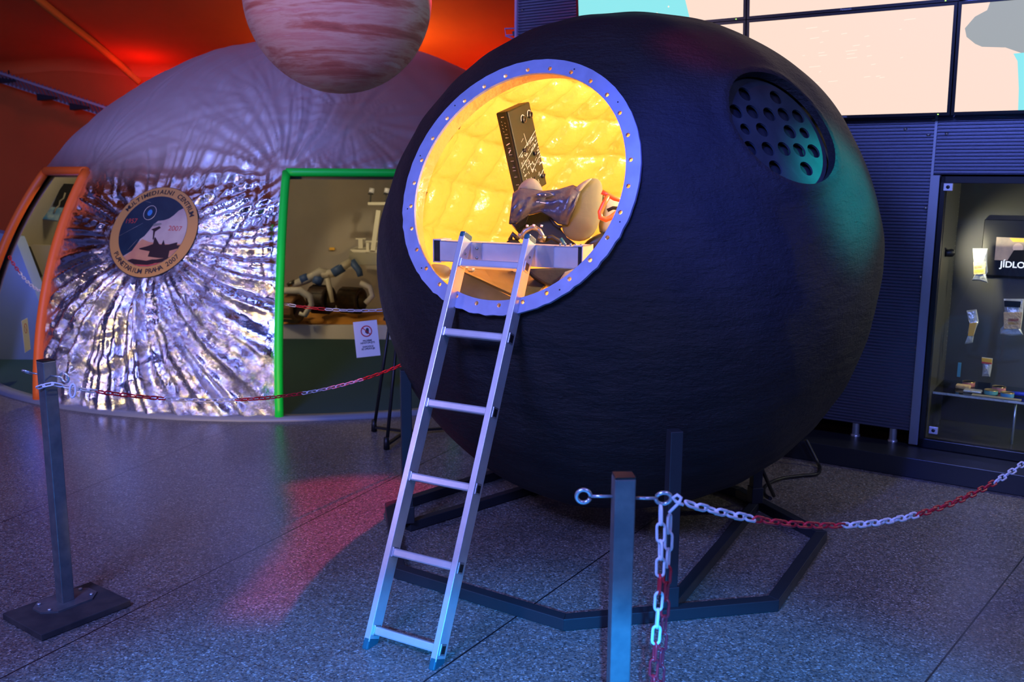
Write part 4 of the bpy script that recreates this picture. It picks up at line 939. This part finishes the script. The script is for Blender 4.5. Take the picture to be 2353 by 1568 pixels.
# ------------------------------------------------------------------ black tripod stand behind the capsule
tp = empty('light_stand', (-.6,6.0,0), label='black collapsible tripod stand half hidden behind the capsule', cat='stand')
apex = Vector((-.62,6.02,1.85)); feet = [Vector((-.785,5.68,.02)), Vector((-.925,6.10,.02)), Vector((-.32,6.12,.02))]; hub = Vector((-.70,6.0,.03))
for i, f in enumerate(feet):
    q = MB(); tp_ = Vector((-.70,5.9,.9)) if 0 else apex; q.tube([f, f.lerp(apex,.42)], .011, 10); q.tube([f.lerp(apex,.40), apex], .015, 10); lg = q.build('leg', M_blk, tp)
    q = MB(); q.lathe([(.0,-.03),(.022,-.03),(.022,.03),(0,.03)], f.lerp(apex,.41), apex-f, 12); q.bar(f.lerp(apex,.41), f.lerp(apex,.41)+Vector((-.04,-.02,.005)), .012, .02); q.build('clamp', M_blk, lg)
    q = MB(); q.tube([f+Vector((0,0,-.018)), f+Vector((0,0,.06))], [.02,.016], 10); q.build('foot', M_blk, lg)
    q = MB(); q.bar(f+Vector((0,0,.01)), hub, .022, .014); q.build('spreader', M_blk, tp)
q = MB(); q.tube([hub+Vector((0,0,-.02)), hub+Vector((0,0,.03))], .02, 12); q.build('hub', M_blk, tp)
q = MB(); q.tube([apex-Vector((0,0,.06)), apex+Vector((0,0,.05))], .03, 12); q.build('head', M_blk, tp)

# ------------------------------------------------------------------ right wall (local x along wall, y away from viewer, z up)
W1 = Vector((1.639, 5.603, 0)); WR = R(-33); WM = Matrix.Translation(W1) @ Matrix.Rotation(WR, 4, 'Z'); WT = (WM.to_3x3() @ Vector((1,0,0))); WN = WM.to_3x3() @ Vector((0,1,0)); W3 = WM.to_3x3()
def W(a, s, z): return WM @ Vector((a, s, z))
def wal(px, py, s):
    p = onplane(px, py, W1+WN*s, WN)-W1; return p.dot(WT), p.z
def wbox(q, a0, a1, s0, s1, z0, z1): q.box(W((a0+a1)/2, (s0+s1)/2, (z0+z1)/2), (abs(a1-a0), abs(s1-s0), abs(z1-z0)), W3); return q
q = wbox(MB(), -1.9, 3.2, 0, .32, .001, .118); tag(q.build('trim_2', M_plinth, bevel=.004), kind='structure')
q = wbox(MB(), -1.5, 3.2, .95, 1.0, .0, 3.9); tag(q.build('wall_right', M_plinth), kind='structure')
def slats(name, a0, a1, z0, z1, label=None):
    pitch = .0192; q = MB(); zz = []; k = 0
    while z0+k*pitch < z1:
        for f_, d_ in ((0,.0),(.12,.0),(.2,-.009),(.35,-.013),(.5,-.013),(.62,-.010),(.72,0)):
            if z0+(k+f_)*pitch <= z1: zz.append((z0+(k+f_)*pitch, .3+d_))
        k += 1
    vs = [W(a, s, z) for a in (a0, a1) for z, s in zz]; n = len(zz)
    q.faces(vs, [(j, n+j, n+j+1, j+1) for j in range(n-1)]); wbox(q, a0, a1, .304, .32, z0, z1); o = q.build(name, M_slat)
    return o
wp = [('slatted_panel', -2.11, -.62, .2, 3.9, 'dark ribbed metal wall panel left of the seam behind the capsule top'), ('slatted_panel', -.615, .715, .2, 3.9, 'tall dark blue ribbed metal wall panel between capsule and glass case'), ('slatted_panel', .73, 3.2, 1.725, 3.9, 'ribbed metal wall panel above the glass display case')]
stud_px = {1: [(2080,297),(2133,310),(2127,478),(2115,637),(2105,800),(2094,958),(2145,275+0)], 2: [(2175,308),(2290,455)], 0: [(1200,24)]}
for i, (nme, a0, a1, z0, z1, lb) in enumerate(wp):
    o = slats(nme, a0, a1, z0, z1); tag(o, lb, 'wall panel')
    for px in stud_px[i]:
        a, z = wal(*px, .29)
        if not (a0 < a < a1 and z0 < z < z1): continue
        q = MB(); q.lathe([(0,0),(.010,0),(.008,.006),(.0,.008)], W(a, .291, z), -WN, 12); q.build('stud', M_teeth, o)
q = wbox(MB(), .716, .768, .275, .33, .125, 1.72); tag(q.build('trim_3', M_trim, bevel=.003), kind='structure')
q = wbox(MB(), .7155, .7295, .290, .33, 1.72, 3.9); tag(q.build('trim_5', M_trim), kind='structure')
q = wbox(MB(), -2.125, -2.108, .27, .33, .1, 3.9); tag(q.build('trim_4', mat('violet_edge', (.5,.35,.5), .4)), kind='structure')
for a in (-.2, .40, .62):
    q = MB(); q.lathe([(.022,0),(.022,.085)], W(a, .31, .117), (0,0,1), 16); q.lathe([(.028,0),(.028,.012),(0,.012)], W(a,.31,.117), (0,0,1), 16); tag(q.build('panel_foot', M_zinc), {-.2:'short metal foot under the ribbed panel, partly behind the capsule',.40:'short metal foot under the ribbed panel, left of the last',.62:'short metal foot under the ribbed panel next to the glass case'}[a], 'foot', 'feet under the ribbed wall panel')
# bracket lamp on the wall's left end
p = W(-2.18,.45,2.78); root = empty('wall_bracket', onplane(1178,76,p,Vector((0,1,0))), label='small violet wire bracket with black clamp at the ribbed wall end', cat='bracket')
pp = lambda x, y: onplane(x, y, p, Vector((0,1,0)))
q = MB(); q.tube([pp(1160,66), pp(1188,65), pp(1188,80), pp(1162,81)], .006, 6, closed=True); q.tube([pp(1161,82), pp(1186,92)], .006, 6); q.build('wire_frame', mat('violet_paint', (.5,.3,.5), .4), root)
q = MB(); q.bar(pp(1178,78), pp(1194,73), .03, .03); q.build('clamp', M_blk, root)

# video wall
TILT = R(5.5); TVW, TVH, B_ = 1.172, .598, .016
NAMES = {(0,0):'wide video wall screen showing cyan and peach, lower row left of the centre one',(1,0):'large video wall screen showing plain peach, lower row centre',(2,0):'video wall screen showing a grey shape on peach, lower row right',(0,1):'upper video wall screen showing cyan and peach above the capsule top',(1,1):'upper video wall screen above the centre one, mostly cut off',}
base = Vector((-1.535, .185, 2.047))
for (cx, rw), lb in NAMES.items():
    loc = WM @ (base + Vector((cx*TVW+.002, -math.sin(TILT)*TVH*rw, math.cos(TILT)*TVH*rw)))
    r_ = empty('video_screen', loc, (TILT, 0, WR), lb, 'screen', 'video wall screens'); r_.rotation_mode = 'XYZ'
    mw = Matrix.Translation(loc) @ (Matrix.Rotation(WR, 4, 'Z') @ Matrix.Rotation(TILT, 4, 'X')); T3 = mw.to_3x3(); r_.rotation_euler = T3.to_euler()
    def tb(q, x0, x1, y0, y1, z0, z1): q.box(mw @ Vector(((x0+x1)/2,(y0+y1)/2,(z0+z1)/2)), (x1-x0,y1-y0,z1-z0), T3); return q
    w0, h0 = TVW-.006, TVH-.004
    q = MB(); tb(q, 0, w0, 0, .06, 0, B_); tb(q, 0, w0, 0, .06, h0-B_, h0); tb(q, 0, B_, 0, .06, B_, h0-B_); tb(q, w0-B_, w0, 0, .06, B_, h0-B_); tb(q, 0, w0, .05, .062, 0, h0); q.build('bezel', M_bezel, r_)
    def poly(name, pts, M, y=.004):
        q = MB(); q.faces([mw @ Vector((B_+u*(w0-2*B_), y, B_+v*(h0-2*B_))) for u, v in pts], [tuple(range(len(pts)))]); return q.build(name, M, r_)
    scr = poly('picture', [(0,0),(1,0),(1,1),(0,1)], M_peach, .006)
    if (cx, rw) == (0,1):
        poly('cyan_sea', [(0,0),(.70,0),(.66,.3),(.6,1),(0,1)], M_cyan)
        for u, v in ((.28,.15),(.36,.4),(.5,.12),(.52,.33),(.57,.18),(.2,.6)): poly('star', [(u,v-.012),(u+.006,v),(u,v+.012),(u-.006,v)], M_wscreen, .0035)
    if (cx, rw) == (0,0): poly('cyan_sea', [(0,0),(.62,0),(.68,.5),(.7,1),(0,1)], M_cyan)
    if (cx, rw) == (2,0):
        poly('grey_shape', [(0.02,.78),(.03,.70),(.07,.63),(.10,.60),(.20,.58),(.27,.52),(.34,.50),(.40,.44),(.60,.40),(.60,1),(.12,1),(.11,.93),(.06,.88)], M_gscreen)
        poly('cyan_strip', [(.235,.52),(.255,.45),(.27,.2),(.275,0),(.6,0),(.6,.55)], M_cyan, .0035)
    if (cx, rw) == (1,0):
        random.seed(11)
        for k in range(26):
            u, v = .28+.5*random.random(), .3+.6*random.random(); l_ = .01+.05*random.random(); poly('faint_mark', [(u,v),(u+l_,v+.006),(u+l_,v+.011),(u,v+.006)], M_wscreen, .0035)
    q = MB(); q.box(mw @ Vector((w0-.06,-.001,.006)), (.006,.003,.004), T3); q.build('power_light', M_led, r_)
    me = text_mesh('Panasonic', .016, .0003); q = MB(); q.mesh(me, mw @ Matrix.Translation((w0/2, -.0012, B_/2)) @ Matrix.Rotation(R(90), 4, 'X')); bpy.data.meshes.remove(me); q.build('maker_name', M_trim, r_)

# display case
CA0, CA1, CZ0, CZ1 = .775, 3.1, .12, 1.715
case = empty('display_case', W(1.6,.5,.118), (0,0,WR), 'black glass-fronted display case of space food at the right edge', 'display case')
q = MB(); wbox(q, CA0, CA1, .84, .86, CZ0, CZ1); q.build('back_panel', M_caseb, case)
q = MB(); wbox(q, CA0, CA0+.03, .31, .84, CZ0, CZ1); sp_ = q.build('side_panel', M_caseb, case)
q = MB()
for k in range(40):
    z = .45+k*.03; 
    for s in (.80,): q.box(W(CA0+.031, s, z), (.002,.006,.006), W3)
q.build('peg_holes', M_teeth, sp_)
q = MB(); wbox(q, CA0, CA1, .31, .86, CZ1-.03, CZ1); q.build('top_panel', M_caseb, case)
q = MB(); wbox(q, CA0, CA1, .31, .86, CZ0, CZ0+.05); q.build('floor_panel', mat('case_floor', (.05,.045,.03), .25), case)
q = MB(); wbox(q, CA0, CA0+.028, .262, .31, CZ0, CZ1); wbox(q, CA0, CA1, .262, .31, CZ1-.04, CZ1); wbox(q, CA0, CA1, .262, .31, CZ0, CZ0+.055); q.build('front_frame', M_bezel, case, bevel=.003)
q = MB(); q.faces([W(CA0+.02,.285,CZ0+.05), W(CA1,.285,CZ0+.05), W(CA1,.285,CZ1-.03), W(CA0+.02,.285,CZ1-.03)], [(0,1,2,3)]); q.build('front_glass', M_glass, case)
for px in ((2179,430),(2145,989)):
    a, z = wal(*px, .26); q = wbox(MB(), a-.024, a+.024, .25, .268, z-.021, z+.021); cl = q.build('glass_clamp', M_alu, case, bevel=.002)
    q = MB(); q.lathe([(0,0),(.010,0),(.010,.003),(0,.003)], W(a,.25,z), -WN, 14); q.build('screw', M_blk, cl)
sz = wal(2250, 905, .5)[1]
q = wbox(MB(), CA0+.035, CA1-.05, .40, .82, sz-.01, sz); q.build('glass_shelf', glass('shelf_glass', (.75,.85,.82), .05), case)
q = wbox(MB(), CA0+.035, CA1-.05, .398, .402, sz-.012, sz+.001); q.build('shelf_edge', M_film, case)
a, z = wal(2331, 960, .45); q = MB(); q.tube([W(a,.45,CZ0+.05), W(a,.45,sz-.01)], .007, 8); q.build('shelf_leg', M_zinc, case)
# rod with spot lamp
a0_, z0_ = wal(2170, 470, .42); a1_, z1_ = wal(2150, 880, .42); am = (a0_+a1_)/2+.0
rod = empty('rod_lamp', W(am,.42,z1_), label='thin vertical rod with a small lit spotlight inside the glass case', cat='lamp')
q = MB(); q.tube([W(am,.42,CZ0+.05), W(am,.42,CZ1-.03)], .005, 8); q.build('rod', M_blk, rod)
al, zl = wal(2182, 582, .45); q = MB(); q.tube([W(am,.42,zl+.03), W(al-.01,.44,zl+.02)], .006, 8); q.build('arm', M_blk, rod)
q = MB(); q.lathe([(0,-.03),(.018,-.03),(.024,.01),(.022,.018)], W(al,.46,zl), (WT*.75+WN*.6+Vector((0,0,.1))), 16); hd = q.build('lamp_head', M_blk, rod)
q = MB(); q.lathe([(0,.014),(.020,.014)], W(al,.46,zl), (WT*.75+WN*.6+Vector((0,0,.1))), 16); q.build('bulb', M_glow, hd)
light('SPOT', 'case_spot_light', W(al+.03,.48,zl+.01), W(al+.3,.84,zl-.02), (1,.9,.6), 14, .015, 100, .7)
light('AREA', 'case_ceiling_light', W(2.1,.55,CZ1-.04), W(1.7,.6,.5), (1,.92,.68), 22, .15)
# small screen in case
a, z = wal(2262, 510, .80); sx, sz2 = a, wal(2262, 632, .80)[1]
scn = empty('video_monitor', W(a+.4,.80,sz2), label='black monitor in the glass case showing a photo over white lettering', cat='monitor')
q = wbox(MB(), a, a+.9, .79, .835, sz2, z+.015); q.build('housing', M_bezel, scn, bevel=.004)
a2, z2 = wal(2290, 545, .785); a3, z3 = wal(2353, 601, .785)
q = wbox(MB(), a2, a2+.5, .786, .789, z3, z2); q.build('photo', mat('photo_print', (.35,.25,.18), .5, color2=(.06,.08,.09), vscale=9, emit=(.3,.2,.15), estr=.5), scn)
q = MB(); c = W(a2+.12, .784, (z2+z3)/2+.01); q.lathe([(0,0),(.028,0)], c, -WN, 20); q.build('face_picture', mat('photo_skin', (.5,.35,.28), .6, emit=(.5,.35,.28), estr=.5), scn)
q = MB(); q.faces([W(a2+.07,.7835,z3), W(a2+.2,.7835,z3), W(a2+.19,.7835,(z2+z3)/2), W(a2+.10,.7835,(z2+z3)/2-.005)], [(0,1,2,3)]); q.build('coat_picture', M_dark, scn)
q = MB(); q.faces([W(a2+.07,.784,z2-.002), W(a2+.18,.784,z2-.002), W(a2+.16,.784,z2-.025), W(a2+.09,.784,z2-.025)], [(0,1,2,3)]); q.build('yellow_patch', mat('photo_yellow', (.8,.4,.05), .6, emit=(.9,.45,.05), estr=.6), scn)
at_, zt = wal(2298, 608, .78); me = text_mesh('JÍDLO V', .052, .001, 'LEFT'); q = MB(); q.mesh(me, WM @ Matrix.Translation((at_, .784, zt)) @ Matrix.Rotation(R(90), 4, 'X')); bpy.data.meshes.remove(me)
q.build('lettering', mat('white_letters', (.9,.9,.9), .5, emit=(1,1,1), estr=.7), scn)
# food pouches
def pouch(pxs, s, label, body, filmp=None, th=.02):
    P = [W(*(lambda az_: (az_[0], s, az_[1]))(wal(x, y, s))) for x, y in pxs]; c = sum(P, Vector())/len(P)
    r_ = empty('food_pouch', c, label=label, cat='food pouch', group='sealed space food pouches')
    q = MB(); n = len(P); rows = []
    for k, sgn in ((1,0),(.9,-1),(.6,-1.6),(.2,-1.9)): rows.append([q.b.verts.new(c+(p-c)*k+WN*sgn*th/2*(1+.2*math.sin(i*3))) for i, p in enumerate(P)])
    for A_, B_2 in zip(rows, rows[1:]):
        for i in range(n): q.b.faces.new((A_[i], A_[(i+1)%n], B_2[(i+1)%n], B_2[i]))
    q.b.faces.new(rows[-1]); bk = [q.b.verts.new(p+WN*.004) for p in P]
    for i in range(n): q.b.faces.new((rows[0][i], rows[0][(i+1)%n], bk[(i+1)%n], bk[i]))
    q.b.faces.new(bk); q.build('film', M_film, r_, smooth=False)
    for nm_, pp_, M in body:
        q = MB(); q.prism([W(wal(x, y, s)[0], s-th*1.05, wal(x, y, s)[1]) for x, y in pp_], -WN*.004); q.build(nm_, M, r_, bevel=.001)
pouch([(2235,571),(2270,571),(2268,600),(2270,625),(2266,632),(2270,651),(2252,645),(2233,645),(2240,630),(2237,600)], .62, 'film pouch of pale biscuit lit brightly beside the monitor', [('biscuit',[(2238,602),(2266,602),(2265,630),(2239,630)],M_crack),('label_strip',[(2239,611),(2257,609),(2257,616),(2239,618)],M_labr),('yellow_strip',[(2239,619),(2262,618),(2262,626),(2239,627)],M_laby)])
pouch([(2306,687),(2353,687),(2352,708),(2350,730),(2346,757),(2351,770),(2322,772),(2297,768),(2299,755),(2306,748),(2308,715)], .58, 'largest film pouch of biscuit with a red label, right of the others', [('biscuit',[(2307,717),(2350,717),(2346,755),(2308,755)],M_crack),('header_card',[(2308,690),(2347,692),(2345,706),(2309,704)],M_bezel),('label_strip',[(2317,731),(2342,731),(2341,738),(2317,738)],M_labr),('yellow_strip',[(2317,739),(2341,739),(2341,746),(2317,745)],M_laby)])
pouch([(2221,714),(2244,711),(2247,727),(2249,740),(2243,755),(2238,772),(2235,788),(2217,791),(2226,776),(2223,765),(2228,745),(2224,728)], .66, 'narrow twisted film pouch hanging low at the left of the case', [('biscuit',[(2229,742),(2246,740),(2238,771),(2225,771)],M_laby)])
pouch([(2256,821),(2281,824),(2279,845),(2275,867),(2256,866),(2258,845)], .70, 'silver speckled pouch with yellow top standing on the glass shelf', [('yellow_top',[(2257,821),(2281,824),(2280,833),(2257,830)],M_laby),('red_top',[(2257,830),(2280,833),(2280,836),(2257,834)],M_labr)])
# food tins on the shelf
def tin(px, py, s, r_, h, M, label):
    a, _ = wal(px, py, s); c = W(a, s, sz); t = empty('food_tin', c, label=label, cat='tin', group='food tins on the glass shelf')
    q = MB(); q.lathe([(0,.0),(r_*.97,0),(r_,.003),(r_,h-.003),(r_*.97,h),(0,h)], c+Vector((0,0,.001)), (0,0,1), 28); q.build('band', M, t)
    q = MB(); q.lathe([(r_*.8,h),(r_*1.02,h),(r_*1.02,h+.004),(r_*.9,h+.004),(r_*.88,h+.001),(0,h+.001)], c, (0,0,1), 28); q.build('lid', M_gold, t)
tin(2296,885,.62,.038,.030,M_pink,'pink gold-lidded tin behind the teal tin on the glass shelf'); tin(2278,893,.52,.037,.024,M_tteal,'teal gold-lidded tin at the front of the glass shelf'); tin(2316,893,.50,.036,.024,M_tblue,'blue gold-lidded tin right of the teal one on the shelf')
tin(2226,880,.68,.036,.028,M_pink,'brown-pink tin at the left end of the glass shelf')
q = MB(); a, _ = wal(2214, 880, .6); q.box(W(a,.6,sz+.012), (.08,.06,.022), W3); tag(q.build('food_bar', M_crack, bevel=.006), 'small brown wrapped food bar at the shelf left end', 'food bar')
q = MB(); a, _ = wal(2236, 893, .52); q.box(W(a,.52,sz+.008), (.10,.07,.014), W3); tag(q.build('food_packet', M_film, bevel=.006), 'crumpled clear packet lying in front of the brown-pink tin', 'packet')
q = MB(); a, _ = wal(2290, 905, .43); q.box(W(a,.43,sz+.004), (.26,.045,.006), W3); tag(q.build('flat_packet', M_padw, bevel=.002), 'long flat pale packet along the front edge of the glass shelf', 'packet')
q = MB(); a, _ = wal(2262, 879, .66); q.box(W(a,.66,sz+.02), (.07,.012,.04), W3); tag(q.build('name_card', M_bezel), 'small black name card under the silver speckled pouch', 'card')
q = MB(); a, _ = wal(2338, 884, .56); q.tube([W(a-.05,.56,sz+.012), W(a+.1,.55,sz+.02)], .012, 10); tag(q.build('blue_tube', mat('blue_foil', (.02,.04,.5), .3)), 'dark blue tube lying right of the pink tin', 'tube')
q = MB(); a, zz_ = wal(2204, 850, .8); q.box(W(a,.8,zz_), (.018,.012,.09), W3); tag(q.build('blue_tag', M_tblue), 'small blue strip standing at the shelf back left', 'strip')
